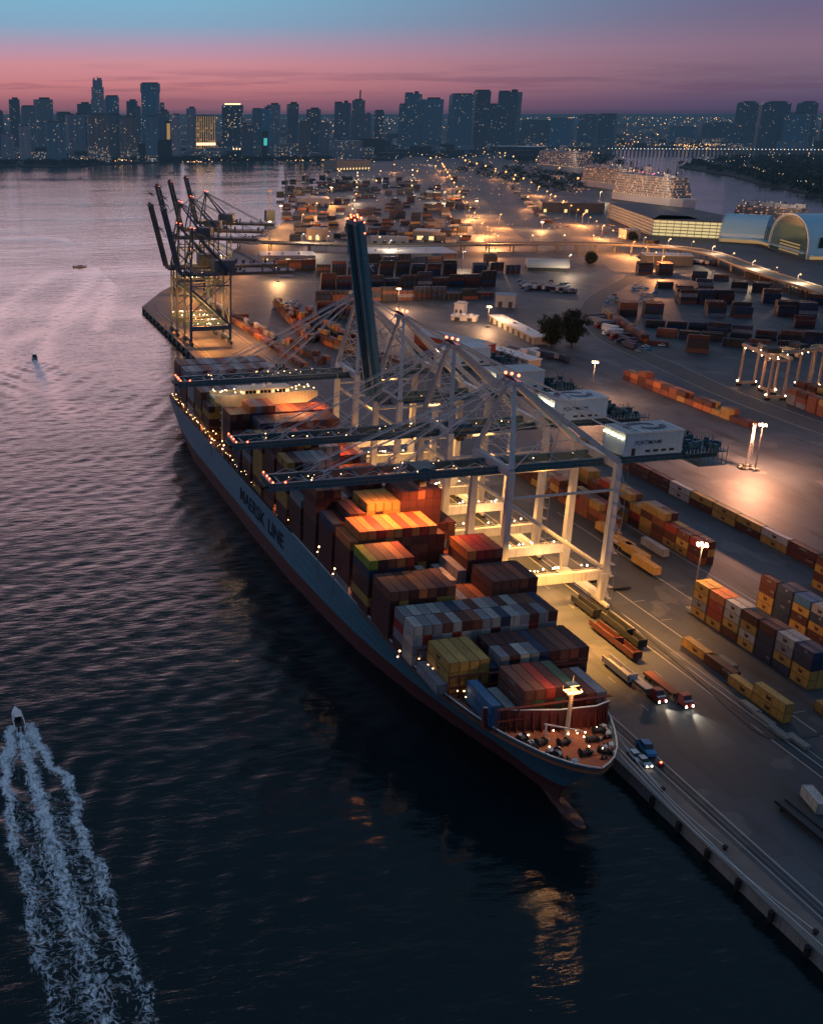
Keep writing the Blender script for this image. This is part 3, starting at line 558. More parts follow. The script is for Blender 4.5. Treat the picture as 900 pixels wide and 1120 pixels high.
for i, (px, py, n, c, nm) in enumerate([(788, 734, 1, M_, 'end to end with the ochre one beside the quay rail track'), (763, 715, 1, Y_, 'alone at the far end of the short pair by the rail track'), (842, 778, 2, Y_, 'at the dark kerb bend, nearer of the two'), (815, 758, 1, Y_, 'at the dark kerb bend, farther of the two'), (905, 783, 1, Y_, 'cut by the right edge of the dark near yard'), (889, 880, 1, W_, 'standing alone on the bare near yard')]):
    p = a2(px, py)
    for t in range(n): add_c(p[0], p[1], t*2.58, 11 if i < 4 else 7, c, f"{GN[c]} container {nm}"+(', upper' if t and n > 1 else ', lower' if n > 1 else ''), 'single containers on the near yard', emblem=c == Y_, force=3, rz=0 if i != 5 else R(-14))
p = a2(768, 618); row('in stack beside nearest crane', (p[0], p[1]), [3, 3, 3, 4, 4, 3, 4, 4, 4, 3, 4, 4], 6.3, dict(maroon=4, ochre=4, rust=3, red=1, grey=1), 'containers in the stack beside the cranes', deep=2)
p = a2(688, 590); row('in stack behind crane legs', (p[0]-2, p[1]+8), [2, 3, 3, 3, 2, 3, 3, 3, 3, 3, 3], 6.3, dict(maroon=4, ochre=4, red=2, rust=3), 'containers in the stack behind the crane legs', deep=2)
for i, (px, py) in enumerate(((705, 625), (694, 612), (678, 600), (664, 588))):
    p = a2(px, py); add_c(p[0], p[1], 1.3, 12.2, Y_, f"ochre container on a flat trailer, {ORD[i]} from the near end of the trailer line", 'containers on flat trailers', force=2)
p = a2(715, 603); add_c(p[0], p[1], .4, 12.2, W_, 'off-white container lying beside the ochre trailer boxes behind the nearest crane', 'containers on flat trailers', force=3)
p = a2(820, 468); row('in long roadside line', (p[0], p[1]), [1, 1, 2, 1, 2, 2, 1, 2, 2, 2, 2, 2, 3, 2, 2], 6.3, dict(ochre=2, rust=4, maroon=2, orange=2), 'containers in long roadside line', deep=2)
def far_row(pxa, pxb, n, tiers, pal, ang=None, deep=1, L=12.2):
    a = at(*pxa); b = at(*pxb); dx, dy = b[0]-a[0], b[1]-a[1]; l = math.hypot(dx, dy); rz = math.atan2(dy, dx)-math.pi/2
    k = max(1, int(l/(L+.6))) if n is None else n
    for i in range(k):
        for d in range(deep):
            tt = tiers if isinstance(tiers, int) else RN.randint(*tiers)
            for t in range(tt):
                f = (i+.5)/k; add_c(a[0]+dx*f-dy/l*d*2.6, a[1]+dy*f+dx/l*d*2.6, t*2.58, L, pick(pal), None, None, rz=rz)
# dark blocks across the middle of the port (rows lie crosswise)
DK = dict(maroon=3, navy=4, black=6, brown=1.5, grey=.7, rust=.5)
for (a, b, tr) in [((342, 345), (398, 345), (3, 4)), ((345, 330), (540, 327), (2, 4)), ((350, 316), (542, 313), (3, 5)), ((345, 302), (500, 301), (3, 5)), ((285, 298), (345, 296), (3, 4)), ((400, 290), (500, 289), (3, 4)), ((515, 300), (570, 299), (3, 4)), ((525, 290), (548, 289), (3, 4))]:
    far_row(a, b, None, tr, DK, deep=2)
for (a, b, tr, dp) in [((694, 300), (738, 301), (3, 4), 5), ((716, 315), (782, 317), (1, 3), 4), ((742, 332), (802, 333), (3, 4), 6), ((768, 346), (826, 348), (3, 4), 5), ((796, 318), (842, 321), (2, 3), 5), ((824, 331), (862, 333), (3, 4), 5), ((848, 346), (893, 348), (3, 4), 5), ((862, 358), (930, 362), (2, 3), 3), ((672, 346), (728, 348), (3, 4), 5),
    ((704, 358), (800, 363), (1, 2), 3), ((716, 368), (790, 374), (1, 2), 3), ((740, 384), (784, 387), (3, 4), 5), ((770, 366), (850, 373), (1, 3), 3), ((850, 374), (930, 379), (1, 3), 4), ((853, 389), (873, 390), (2, 3), 4), ((700, 376), (738, 379), (1, 1), 3), ((812, 304), (850, 308), (2, 3), 4), ((752, 306), (800, 308), (1, 3), 3), ((880, 332), (940, 338), (2, 3), 4), ((788, 378), (842, 383), (1, 2), 3)]:
    far_row(a, b, None, tr, DK, deep=dp)
for (a, b, tr) in [((660, 345), (702, 375), (2, 2)), ((300, 335), (338, 375), (2, 3)), ((318, 350), (335, 362), (3, 4)), ((335, 350), (345, 360), (3, 4)), ((365, 345), (385, 352), (3, 4)), ((310, 375), (355, 400), (1, 2)), ((345, 372), (440, 410), (2, 3)), ((230, 335), (330, 402), (1, 1)), ((355, 362), (395, 385), (2, 3)), ((860, 440), (905, 458), (3, 3)), ((870, 432), (915, 448), (3, 3)), ((690, 270), (720, 268), (1, 2))]:
    far_row(a, b, None, tr, dict(rust=3, maroon=3, ochre=1, orange=1, grey=1), deep=2, L=6.3 if abs(b[0]-a[0]) < 60 else 12.2)
for _ in range(120):
    px = RN.uniform(300, 500); py = RN.uniform(196, 268)
    w = RN.uniform(8, 26); far_row((px, py), (px+w, py-.2), None, (1, 4), dict(grey=2, maroon=1, navy=3, black=4, rust=.5, ochre=.3), deep=RN.choice((1, 2)), L=12.2)
for _ in range(10):
    px = RN.uniform(320, 372); py = RN.uniform(215, 262); far_row((px, py), (px+14, py-.2), None, (1, 3), dict(ochre=1, grey=1, orange=1, navy=1), deep=2)
# realise: the 298 that show largest are things, the remainder one mass
occupied = {}
CL = [c for c in CL if c['score'] >= 0]
CL.sort(key=lambda c: -c['score'])
named = [c for c in CL if c['label']][:298]; ids = set(id(c) for c in named)
rest = [c for c in CL if id(c) not in ids]
seenlab = {}
for c in named:
    mb, md = cont_meshes(c['L']); o = bpy.data.objects.new('shipping_container', mb); COL.objects.link(o)
    o.location = (c['x'], c['y'], c['z']); o.rotation_euler[2] = c['rz']; tag(o, c['label'], 'container', c['group'])
    o.material_slots[0].link = 'OBJECT'; o.material_slots[0].material = M['c_'+c['col']]
    o.material_slots[1].link = 'OBJECT'; o.material_slots[1].material = M['f_'+c['col']]
    d = bpy.data.objects.new('door', md); COL.objects.link(d); d.parent = o; d.material_slots[0].link = 'OBJECT'; d.material_slots[0].material = M['d_'+c['col']]
    if c['col'] in ('maroon', 'navy', 'red', 'rust', 'blue', 'green', 'black', 'brown') and RN.random() < .6:
        e = MB(); x = -CW/2-.012; y = -c['L']*RN.choice((.42, .15)); k = RN.choice((4, 6, 7)); hh = RN.choice((.45, .7))
        for q in range(k):
            w = c['L']*.028; e.v += [(x, y+q*w*1.35, 1.5), (x, y+q*w*1.35+w, 1.5), (x, y+q*w*1.35+w, 1.5+hh), (x, y+q*w*1.35, 1.5+hh)]; i = len(e.v)-4; e.f.append((i, i+1, i+2, i+3)); e.m.append(e.mi(M['c_grey']))
        e.obj('marking', o)
    if c['emb']:
        e = MB(); x = -CW/2-.012; w = .62 if c['L'] < 8 else .8
        e.v += [(x, -w, .75), (x, w, .75), (x, w*1.15, 1.95), (x, 0, 1.5), (x, -w*1.15, 1.95)]; e.f.append((0, 1, 2, 3, 4)); e.m.append(e.mi(M['c_maroon'])); e.obj('emblem', o)
g = MB()
for c in rest:
    a = c['rz']; ca, sa = math.cos(a), math.sin(a); x, y = CW/2, c['L']/2
    P = [(c['x']+u*ca-v*sa, c['y']+u*sa+v*ca) for u, v in ((-x, -y), (x, -y), (x, y), (-x, y))]
    g.hexa([(q[0], q[1], c['z']+.02) for q in P]+[(q[0], q[1], c['z']+CH) for q in P], M['c_'+c['col']])
tag(g.obj('stacked_containers'), 'mass of dark container stacks over the ship stern and far yard', 'containers', kind='stuff')
print('containers', len(named), len(rest))
# ------------------------------------------------------------------ the ship
ship = empty('container_ship', (xc(300), 165, WZ), 'long pale blue container ship with red boot top moored along the quay', 'ship')
def local(mb):  # world coordinates -> ship local
    ox, oy, oz = ship.location; mb.v = [(v[0]-ox, v[1]-oy, v[2]-oz) for v in mb.v]; return mb
def lerp(t, tab):
    for (a, b), (c, d) in zip(tab, tab[1:]):
        if t <= c: return b+(d-b)*max(0, (t-a))/(c-a)
    return tab[-1][1]
HD = [(163, .3), (164.2, 2.6), (166, 5), (169, 7.6), (174, 10.6), (180, 13.2), (188, 15.6), (198, 17.6), (213, 18.9), (235, 19.2), (300, 20), (400, 20.8), (468, 21), (480, 20.4)]
HW = [(176, .2), (183, 1.2), (190, 2.6), (198, 4.8), (210, 8.2), (227, 12.4), (251, 16.4), (282, 19.2), (320, 20.6), (430, 20.4), (462, 17), (480, 12)]
st_y = [163, 164.2, 166, 169, 172, 176, 180, 185, 190, 198, 206, 213, 224, 235, 251, 270, 300, 340, 400, 430, 450, 465, 480]
levels = [-9, -3, .2, 2.3, 6, 9, 12, 13.6]
def hullring(y):
    r = []
    for z in levels:
        k = min(1, max(0, (z+3)/16.2)); ys = 176-13.2*k**1.5  # stem rake
        w = lerp(max(y, ys), HW); d = lerp(y, HD)
        # station measured along the rake near the bow
        yy = y if y > 182 else ys+(y-163)*(182-ys)/19
        d = lerp(163+(yy-ys)*(182-163)/(182-ys) if yy < 182 else yy, HD); w = lerp(176+(yy-ys)*(190-176)/(190-ys) if yy < 190 else yy, HW)
        hb = w+(d-w)*(k**1.25 if y < 300 else k**.5); 
        if z < -3: hb = w*.9
        r.append((hb, yy, z))
    return r
mb = MB(); rings = [hullring(y) for y in st_y]; nl = len(levels)
for sgn in (-1, 1):
    i0 = len(mb.v)
    for y, r in zip(st_y, rings):
        for hb, yy, z in r: mb.v.append((xc(yy)+sgn*hb, yy, z))
    for a in range(len(st_y)-1):
        for l in range(nl-1):
            q = (i0+a*nl+l, i0+(a+1)*nl+l, i0+(a+1)*nl+l+1, i0+a*nl+l+1)
            if sgn > 0: q = q[::-1]
            mb.f.append(q); mb.m.append(mb.mi(M['boot'] if l < 3 else M['hull']) if not (l == 2) else mb.mi(M['boot']))
# close the stem and transom
n1 = len(st_y)*nl
for l in range(nl-1):
    mb.f.append((l, l+1, n1+l+1, n1+l)); mb.m.append(mb.mi(M['hull'] if l > 2 else M['boot']))
    b = (len(st_y)-1)*nl; mb.f.append((b+l, n1+b+l, n1+b+l+1, b+l+1)); mb.m.append(mb.mi(M['hull'] if l > 2 else M['boot']))
hull = local(mb).obj('hull', ship)
def deck_pts(y0, y1, inset, z=0):
    ys = [y for y in [163.0, 164.2, 166, 169, 172, 176, 180, 185, 190, 198, 206, 213, 224, 235, 300, 400, 468, 480] if y0 <= y <= y1]
    if ys[0] != y0: ys = [y0]+ys
    if ys[-1] != y1: ys.append(y1)
    L_ = [(xc(y)-max(.1, lerp(y, HD)-inset), y) for y in ys]; R_p = [(xc(y)+max(.1, lerp(y, HD)-inset), y) for y in ys]
    return L_+R_p[::-1]
local(MB().poly(deck_pts(163.6, 183, .35), 11.9, 12.5, M['deck'])).obj('forecastle_deck', ship)
local(MB().poly(deck_pts(183, 479.6, .3), 11.9, 12.6, paint('main_deck_paint', (.13, .055, .04), .8, var=.4, scale=.4))).obj('main_deck', ship)
# white rim bar and stanchions round the bow
b = MB(); pts = deck_pts(163, 300, .15); ring = pts
for p, q in zip(pts, pts[1:]):
    if math.dist(p, q) > 80 or (p[1] > 290 and q[1] > 290 and abs(p[0]-q[0]) > 5): continue
    b.bar((p[0], p[1], 13.7), (q[0], q[1], 13.7), .28, .22, M['rail'])
local(b).obj('bulwark_rim', ship)
b = MB()
for (x, y) in [(xc(y)+s*(lerp(y, HD)-.5), y) for y in np.arange(166, 480, 2.2) for s in (-1, 1)]:
    b.box(x-.05, x+.05, y-.05, y+.05, 12.5, 14.2, M['pole'])
for y in np.arange(184, 478, 6.):
    for s in (-1, 1):
        for z in (13.9, 14.2): b.bar((xc(y)+s*(lerp(y, HD)-.5), y, z), (xc(y+6)+s*(lerp(min(480, y+6), HD)-.5), y+6, z), .05, m=M['pole'])
local(b).obj('deck_railing', ship)
# bulb
b = MB(); pr_ = []
for t, r in ((0, .1), (1.2, 1.2), (3, 1.9), (7, 2.4), (13, 2.3), (20, 2.)): pr_.append((163.5+t, r))
for (y1, r1), (y2, r2) in zip(pr_, pr_[1:]): b.cyl((xc(170), y1, -4.6), (xc(170), y2, -4.6), r1, r2, 14, M['boot'])
smooth(local(b).obj('bulbous_bow', ship))
# breakwater
b = MB(); xl, xr, ym = xc(183)-15.2, xc(183)+12.6, 179.6
P = [(xl, 184.2), (xc(182)-9, 181.6), (xc(182), ym), (xr-4, 179.2), (xr, 180.4)]
for p, q in zip(P, P[1:]):
    b.hexa([(p[0], p[1], 12.5), (q[0], q[1], 12.5), (q[0], q[1]+.3, 12.5), (p[0], p[1]+.3, 12.5), (p[0], p[1], 17.4), (q[0], q[1], 17.4), (q[0], q[1]+.3, 17.4), (p[0], p[1]+.3, 17.4)], M['wallred'])
    b.bar((p[0], p[1]-.05, 17.45), (q[0], q[1]-.05, 17.45), .3, .18, M['rail'])
    for k in range(5):
        f = k/5; x = p[0]+(q[0]-p[0])*f; y = p[1]+(q[1]-p[1])*f
        b.hexa([(x-.06, y-1.3, 12.5), (x+.06, y-1.3, 12.5), (x+.06, y, 12.5), (x-.06, y, 12.5), (x-.06, y-.1, 16.8), (x+.06, y-.1, 16.8), (x+.06, y, 16.8), (x-.06, y, 16.8)], M['wallred'])
local(b).obj('breakwater', ship)
# bow mast
mx, my = xc(176)+.6, 176.8
b = MB(); b.cyl((mx, my, 12.5), (mx, my, 24.5), .5, .28, 10, M['cream']); b.box(mx-1.5, mx+1.5, my-1.1, my+1.1, 23.2, 23.35); b.box(mx-1.1, mx+1.1, my-.9, my+.9, 25.0, 25.15)
for s in (-1, 1):
    b.bar((mx, my, 21.6), (mx+s*1.4, my, 23.2), .1); 
    for q in (-1, 1): b.box(mx+s*1.45-.04, mx+s*1.45+.04, my+q*1.05-.04, my+q*1.05+.04, 23.35, 24.4)
for z in np.arange(13, 23, .6): b.box(mx-.28, mx+.28, my-.62, my-.56, z, z+.06)
b.cyl((mx, my, 24.5), (mx, my, 27), .1, .05, 6)
fm = local(b).obj('foremast', ship)
b = MB()
for s in (-1.3, -.6, .2, .9, 1.6): b.ball((mx+s, my-1.1, 23.7), .2, M['decklight'])
local(b).obj('lamp', fm)
lamp(mx, my-2.2, 24.2, 520, (1, .45, .16), .7); lamp(mx, my+3, 25, 450, (1, .62, .28), .4)
M['winchgrey'] = paint('worn_winch_paint', (.07, .06, .055), .7)
# winches, windlasses, bitts, hatches on the forecastle
rr = random.Random(4)
def winch(x, y, a):
    b = MB(); ca, sa = math.cos(a), math.sin(a)
    f = lambda u, v, z: (x+(u*ca-v*sa)*.72, y+(u*sa+v*ca)*.72, 12.5+z*.72)
    for s in (-1, 1): b.bar(f(s*1.5, -.6, 0), f(s*1.5, .2, 1.5), .25, .5, M['dark']); b.cyl(f(s*1.2, 0, 1), f(s*1.32, 0, 1), .95, n=12, m=M['dark'])
    b.cyl(f(-1.2, 0, 1), f(1.2, 0, 1), .55, n=12, m=M['winchgrey']); b.bar(f(1.7, .3, .5), f(2.6, .3, .5), .9, .9, M['dark']); b.cyl(f(2.7, 0, 1), f(3.1, 0, 1), .4, n=8, m=M['cream'])
    local(b).obj('winch', ship)
for (dx, y, a) in ((-6.5, 175.2, .1), (-2, 174, .05), (4.5, 173.8, -.1), (-5.5, 170.6, .8), (4.6, 169.4, -.7), (-9.5, 177.3, .3), (7.8, 176.6, -.2), (0.2, 169.4, 0)): winch(xc(y)+dx, y, a)
for k in range(34):
    y = rr.uniform(166.2, 178.5); hb = lerp(y, HD)-1.6; dx = rr.choice((-1, 1))*rr.uniform(.5, 1)**.4*hb
    b = MB(); x = xc(y)+dx; t = rr.random()
    if t < .5:
        for s in (-.45, .45): b.cyl((x+s, y, 12.5), (x+s, y, 13.3), .2, n=8, m=M['dark']); b.cyl((x+s, y, 13.3), (x+s, y, 13.38), .28, n=8)
        b.box(x-.9, x+.9, y-.3, y+.3, 12.5, 12.58); local(b).obj('mooring_bitts', ship)
    elif t < .75:
        b.cyl((x, y, 12.5), (x, y, 13.5), .3, .26, 8, M['rail']).cyl((x, y, 13.4), (x, y-.5, 13.8), .4, .5, 8); local(b).obj('vent', ship)
    else:
        b.box(x-.6, x+.6, y-.5, y+.5, 12.5, 13.1, M['rail'] if rr.random() < .3 else M['dark']); b.box(x-.65, x+.65, y-.55, y+.55, 13.1, 13.2); local(b).obj('hatch', ship)
b = MB(); b.bar((xc(178)-4, 178.2, 15.3), (xc(178)+2.8, 174.6, 14.8), .25, m=M['rail']); b.cyl((xc(178)-3.6, 178, 12.5), (xc(178)-3.6, 178, 15.4), .2, n=8); local(b).obj('davit', ship)
b = MB()
for k in range(12):
    y = rr.uniform(167, 178); dx = rr.uniform(-.85, .85)*(lerp(y, HD)-1); b.ball((xc(y)+dx, y, 13.6), .16, M['warm'])
local(b).obj('deck_lamp', ship)
# lashing bridges between bays, hatch coamings
bays = [182.2, 197.4, 211.3, 225.4, 239.2, 252.8, 266.4, 280., 293.6, 307.2, 320.8, 334.4, 348., 361.6, 375.6, 408., 421.4, 434.8, 448.2, 461.6]
for y in bays:
    b = MB(); yy = y-.95; hb = min(20.3, lerp(y, HD)-.4)
    for x in np.arange(xc(y)-hb, xc(y)+hb+.1, 2.5): b.box(x-.12, x+.12, yy-.12, yy+.12, 12.6, 18.2, M['wallred'])
    for z in (15.3, 18.1): b.box(xc(y)-hb, xc(y)+hb, yy-.42, yy+.42, z, z+.12, M['wallred'])
    for x in np.arange(xc(y)-hb, xc(y)+hb-2, 5): b.bar((x, yy, 12.8), (x+2.5, yy, 15.2), .1, m=M['wallred'])
    local(b).obj('lashing_bridge', ship)
    b = MB(); b.box(xc(y)-hb+1.2, xc(y)+hb-1.2, y-.2, y+11.6, 12.6, 13.4, M['deck']); local(b).obj('hatch_cover', ship)
# accommodation block with bridge wings
yA, yB = 393.5, 403.5; xm = xc(398)
b = MB(); b.box(xm-15.5, xm+15.5, yA+1, yB, 12.6, 31.5, M['cream'])
for z in (18.8, 22, 25.2, 28.4): b.box(xm-16.2, xm+16.2, yA+.2, yB+.3, z-.12, z+.1, M['cream'])
acc = local(b).obj('accommodation_block', ship)
b = MB()
for z in (20, 23.2, 26.4, 29.4):
    for k in range(17): b.box(xm-14.4+k*1.75, xm-13.6+k*1.75, yA+.94, yA+1.0, z, z+.9, M['glassdark'] if (k*7+int(z)) % 3 else M['warmdim'])
local(b).obj('window', acc)
b = MB(); b.prof([(xm-20.8, 33.4), (xm+20.8, 33.4), (xm+20.8, 32.4), (xm+15.5, 29.6), (xm-15.5, 29.6), (xm-20.8, 32.4)], 'y', yA-.6, yB-1.5, M['cream'])
b.box(xm-20.8, xm+20.8, yA-.6, yA-.45, 33.4, 34.6); b.box(xm-20.8, xm+20.8, yB-1.65, yB-1.5, 33.4, 34.6)
for k in range(30): b.box(xm-20.5+k*1.41, xm-20.4+k*1.41, yA-.68, yA-.6, 33.2, 34.9, M['rail'])
br = local(b).obj('bridge_wing', ship)
b = MB(); b.box(xm-10, xm+10, yA+1.2, yB-2.5, 33.4, 35.9, M['cream']); b.box(xm-10.4, xm+10.4, yA+.8, yB-2.1, 35.9, 36.15)
wh = local(b).obj('wheelhouse', ship)
b = MB()
for k in range(13): b.box(xm-9.6+k*1.5, xm-8.4+k*1.5, yA+1.13, yA+1.19, 34.3, 35.5, M['glassdark'] if k % 4 else M['warmdim'])
local(b).obj('window', wh)
b = MB(); b.cyl((xm, yA+4, 36.1), (xm, yA+4, 43), .35, .15, 8, M['rail']); b.box(xm-2.2, xm+2.2, yA+3.8, yA+4.2, 39.5, 39.7); b.box(xm-1.2, xm+1.2, yA+3.5, yA+3.7, 41, 41.3); b.ball((xm+2.5, yA+5, 37.2), 1); b.ball((xm-4, yA+5, 37), .8); local(b).obj('radar_mast', ship)
b = MB()
for k in range(34): b.ball((xm-20+k*1.22+rr.uniform(-.4, .4), yA-.5+rr.uniform(0, 8), 34.7+rr.uniform(0, .9)), .17, M['warm'])
local(b).obj('bridge_lamp', ship)
lamp(xm-14, yA-5, 38, 420, (1, .6, .3)); lamp(xm+4, yA-6, 38.5, 500, (1, .58, .28)); lamp(xm+13, yA-5, 27, 900, (1, .5, .18))
fx = xc(418)+14; b = MB(); b.tbox(fx, 420.5, 12.6, 37, 7, 3.4, 6, 2.8, M['hull']); b.tbox(fx, 420.5, 37, 38, 6.2, 3, 6.2, 3, M['dark'])
for s in (-1.5, 0, 1.5): b.cyl((fx+s, 420.5, 38), (fx+s, 420.7, 39.6), .45, n=8, m=M['dark'])
local(b).obj('funnel', ship)
# port side deck lamps (a lit walkway under the stacks)
b = MB()
for y in np.arange(192, 478, 3.1):
    x = xc(y)-lerp(y, HD)+1.1; z = 14.3+rr.uniform(0, 1.8)
    b.ball((x, y+rr.uniform(-.8, .8), z), rr.uniform(.08, .18), M['decklight'])
    if rr.random() < .35: b.ball((x+rr.uniform(.3, 1.2), y+1.5, z+rr.uniform(0, 3.4)), .15, M['sod'])
local(b).obj('walkway_lamp', ship)
for y in np.arange(200, 470, 17): lamp(xc(y)-lerp(y, HD)+1.6, y, 14.3, 60, SOD, .3)
for (px, py, z) in ((349, 598, 24), (366, 622, 21), (232, 480, 20), (245, 487, 19), (437, 712, 17)):
    x, y = at(px, py, z)
    b = MB(); b.cyl((x, y+.4, 13), (x, y+.4, z), .12, n=6, m=M['pole']); b.ball((x, y, z), .26, M['decklight']); b.ball((x-.4, y, z-1.5), .2, M['decklight']); local(b).obj('deck_lamp', ship)
# name on the side
def text(s, size, mat_, name, parent, loc, rot, ext=.01, bold=0):
    cu = bpy.data.curves.new(name, 'FONT'); cu.body = s; cu.size = size; cu.extrude = ext; cu.offset = bold
    o = bpy.data.objects.new(name, cu); COL.objects.link(o)
    bpy.context.view_layer.update(); dg = bpy.context.evaluated_depsgraph_get()
    me = bpy.data.meshes.new_from_object(o.evaluated_get(dg)); bpy.data.objects.remove(o)
    me.materials.clear(); me.materials.append(mat_)
    o = bpy.data.objects.new(name, me); COL.objects.link(o); o.parent = parent; o.location = loc; o.rotation_euler = rot; return o
for word, y_start, length in (('MAERSK', 357., 29.5), ('LINE', 323.5, 16.)):
    t1 = text(word, 7.4, M['lettering'], 'ship_lettering', ship, (0, 0, 0), (0, 0, 0), .02, .12)
    x_min = min(v.co.x for v in t1.data.vertices); kx = length/(max(v.co.x for v in t1.data.vertices)-x_min)
    for v in t1.data.vertices:      # follow the flare of the side
        y = y_start-(v.co.x-x_min)*kx; z = 5.2+v.co.y*.92
        k = min(1, max(0, (z+3)/16.2)); hb = lerp(y, HW)+(lerp(y, HD)-lerp(y, HW))*(k**.5 if y >= 300 else k**.6)
        v.co = (xc(y)-hb-.12-ship.location[0], y-165, z-WZ)
# mooring lines
b = MB()
for (x0, y0, x1, y1) in ((xc(168)+6.8, 168.5, 2.4, 126), (xc(170)+8, 170.5, 2.4, 104), (xc(176)+11, 177, 2.4, 150), (xc(186)+15, 187, 2.4, 170)):
    prev = None
    for k in range(13):
        f = k/12; p = (x0+(x1-x0)*f, y0+(y1-y0)*f, 13.4+(.8-13.4)*f-2.0*math.sin(math.pi*f))
        if prev: b.cyl(prev, p, .07, n=4, m=M['rail'])
        prev = p
local(b).obj('mooring_line', ship)
# ------------------------------------------------------------------ ship-to-shore cranes
def sts(x, y, rz, label, raised=False, pal='white', sc_=1., lights=True, ztop=69, group=None, full=True):
    """local frame: x inland from the quay edge, y along the quay"""
    t = empty('quay_crane', (x, y, 0), label, 'crane', group, rz)
    A = M['crane'] if pal == 'white' else M['bluecrane']; T = M['teal'] if pal == 'white' else M['bluecrane']; Bm = (M['raisedblue'] if pal == 'white' else M['bluecrane']) if raised else T
    w = 1.9 if pal == 'white' else 1.2; hy = 10.5 if pal == 'white' else 9
    xw, xl, zb = 8., 41., 43.
    if pal != 'white': xl = 33.
    for X in (xw, xl):
        for s in (-1, 1):
            b = MB(); b.tbox(X, s*hy, 2.2, 11, w*.75, w*.8, w*1.5, w*1.1, A); b.tbox(X, s*hy, 11, zb+1.5, w*1.15, w, w*.9, w*.85, A)
            lg = b.obj('leg', t)
            b = MB()
            for q in (-3.2, -1.1, 1.1, 3.2):
                b.box(X-.55, X+.55, s*hy+q-.85, s*hy+q+.85, .55, 1.5, M['dark'])
                for e in (-.5, .5): b.cyl((X-.3, s*hy+q+e, .42), (X+.3, s*hy+q+e, .42), .4, n=8, m=M['pole'])
            b.box(X-.5, X+.5, s*hy-4, s*hy+4, 1.5, 2.3, A); b.obj('bogie', lg)
    for s in (-1, 1):
        b = MB(); b.box(xw, xl, s*hy-.8, s*hy+.8, 9.2, 12., A)
        for k in range(int((xl-xw)/2.2)): b.box(xw+1+k*2.2, xw+1.07+k*2.2, s*hy-.75, s*hy-.68, 12, 13.1, M['rail'])
        b.box(xw+1, xl-1, s*hy-.76, s*hy-.7, 13.05, 13.12, M['rail']); b.obj('portal_beam', t)
        b = MB(); b.cyl((xw, s*hy, 36.5), (xl, s*hy, 36.5), .42, n=8, m=A); b.cyl((xw+.4, s*hy, 34.8), (xl-.6, s*hy, 12.4), .62, n=8, m=A); b.obj('brace', t)
    for X in (xw, xl):
        b = MB(); b.box(X-.9, X+.9, -hy, hy, 2.4, 4.2, A); b.obj('sill_beam', t); b = MB(); b.box(X-.8, X+.8, -hy, hy, zb-.2, zb+2.2, A); b.obj('cross_beam', t)
    # girder (fixed part) and boom
    xb = 3.
    def truss(x0, x1, name, m, par, dz=0):
        b = MB()
        for s in (-1, 1):
            gh = 1.75 if raised and pal == 'white' and name == 'boom' else 1.1; b.box(x0, x1, s*3.9-.55, s*3.9+.55, zb-gh, zb+gh, m)
            b.box(x0, x1, s*5.-.45, s*5.+.45, zb-.75, zb-.65, m)
            for k in range(int((x1-x0)/2.)): b.box(x0+.5+k*2, x0+.56+k*2, s*5.45-.03, s*5.45+.03, zb-.65, zb+.5, M['pole'])
            b.box(x0, x1, s*5.45-.03, s*5.45+.03, zb+.45, zb+.51, M['pole'])
        k = x0+2.
        while k < x1-1: b.box(k-.3, k+.3, -3.4, 3.4, zb+.2, zb+.8, m); k += 7.5
        return b
    xr = 78. if pal == 'white' else 74.
    gd = truss(xb, xr, 'girder', T, t).obj('girder', t)
    b = MB()
    for k in range(14): b.ball((xb+3+random.uniform(0, 68), random.uniform(-4.5, 4.5), zb+.9), random.uniform(.06, .15), M['decklight'])
    b.obj('walkway_lamp', gd)
    xt = -58. if pal == 'white' else -37.
    bm = truss(xt, xb-.6, 'boom', Bm, t)
    # boom tip gear
    bm.box(xt-1.2, xt+.2, -4.6, 4.6, zb-1.2, zb+1.3, Bm); bm.box(xt-2.4, xt-1.2, -3, 3, zb-.6, zb+.1, M['dark'])
    for s in (-1, 1):
        bm.bar((-22, s*3.9, zb+1), (-22, s*3.9, zb+3.4), .5, m=A); bm.bar((-44, s*3.9, zb+1), (-44, s*3.9, zb+3.4), .5, m=A)
        bm.bar((-24, s*3.9, zb+1), (-20, s*3.9, zb+3.2), .3, m=A); bm.bar((-46, s*3.9, zb+1), (-42, s*3.9, zb+3.2), .3, m=A)
    if pal != 'white' : bm.bar((-44, 0, zb), (-44, 0, zb), .1)
    ang = R(80.5) if pal == 'white' else R(76)
    def rot(p):
        dx, dz = p[0]-xb, p[2]-zb; c, s = math.cos(-ang), math.sin(-ang)
        return (xb+dx*c-dz*s*(1), p[1], zb+dx*s+dz*c)
    if raised and pal == 'white':
        bm.box(xt, xb-4, -3.4, 3.4, zb-.9, zb-.6, Bm)
        for q in (-1.2, 1.2): bm.box(xt, xb-4, q-.25, q+.25, zb-1.3, zb-.9, M['dark'])
    if raised: bm.v = [rot(p) for p in bm.v]
    bo = bm.obj('boom', t)
    b = MB()
    for p in [] if pal != 'white' else [(xt-.5, s*q, zb+1.6) for s in (-1, 1) for q in (1.2, 4.6)]+[(xt+3, -4.6, zb+1.4)]:
        b.ball(rot(p) if raised else p, .26, M['redlamp'])
    if pal != 'white': b.ball(rot((xt, 0, zb+1.3)), .2, M['redlamp'])
    if raised and pal == 'white':
        for k in range(9): b.ball(rot((xt-1.8-(k % 2)*.7, -4.5+k*1.1, zb-1.5+(k % 3)*1.5)), .36, M['redlamp'])
    if not raised:
        for k in range(16): b.ball((xt+4+random.uniform(0, 56), random.uniform(-4.5, 4.5), zb+1.3), random.uniform(.06, .16), M['decklight'])
    b.obj('boom_lamp', bo)
    # A-frame
    za = ztop
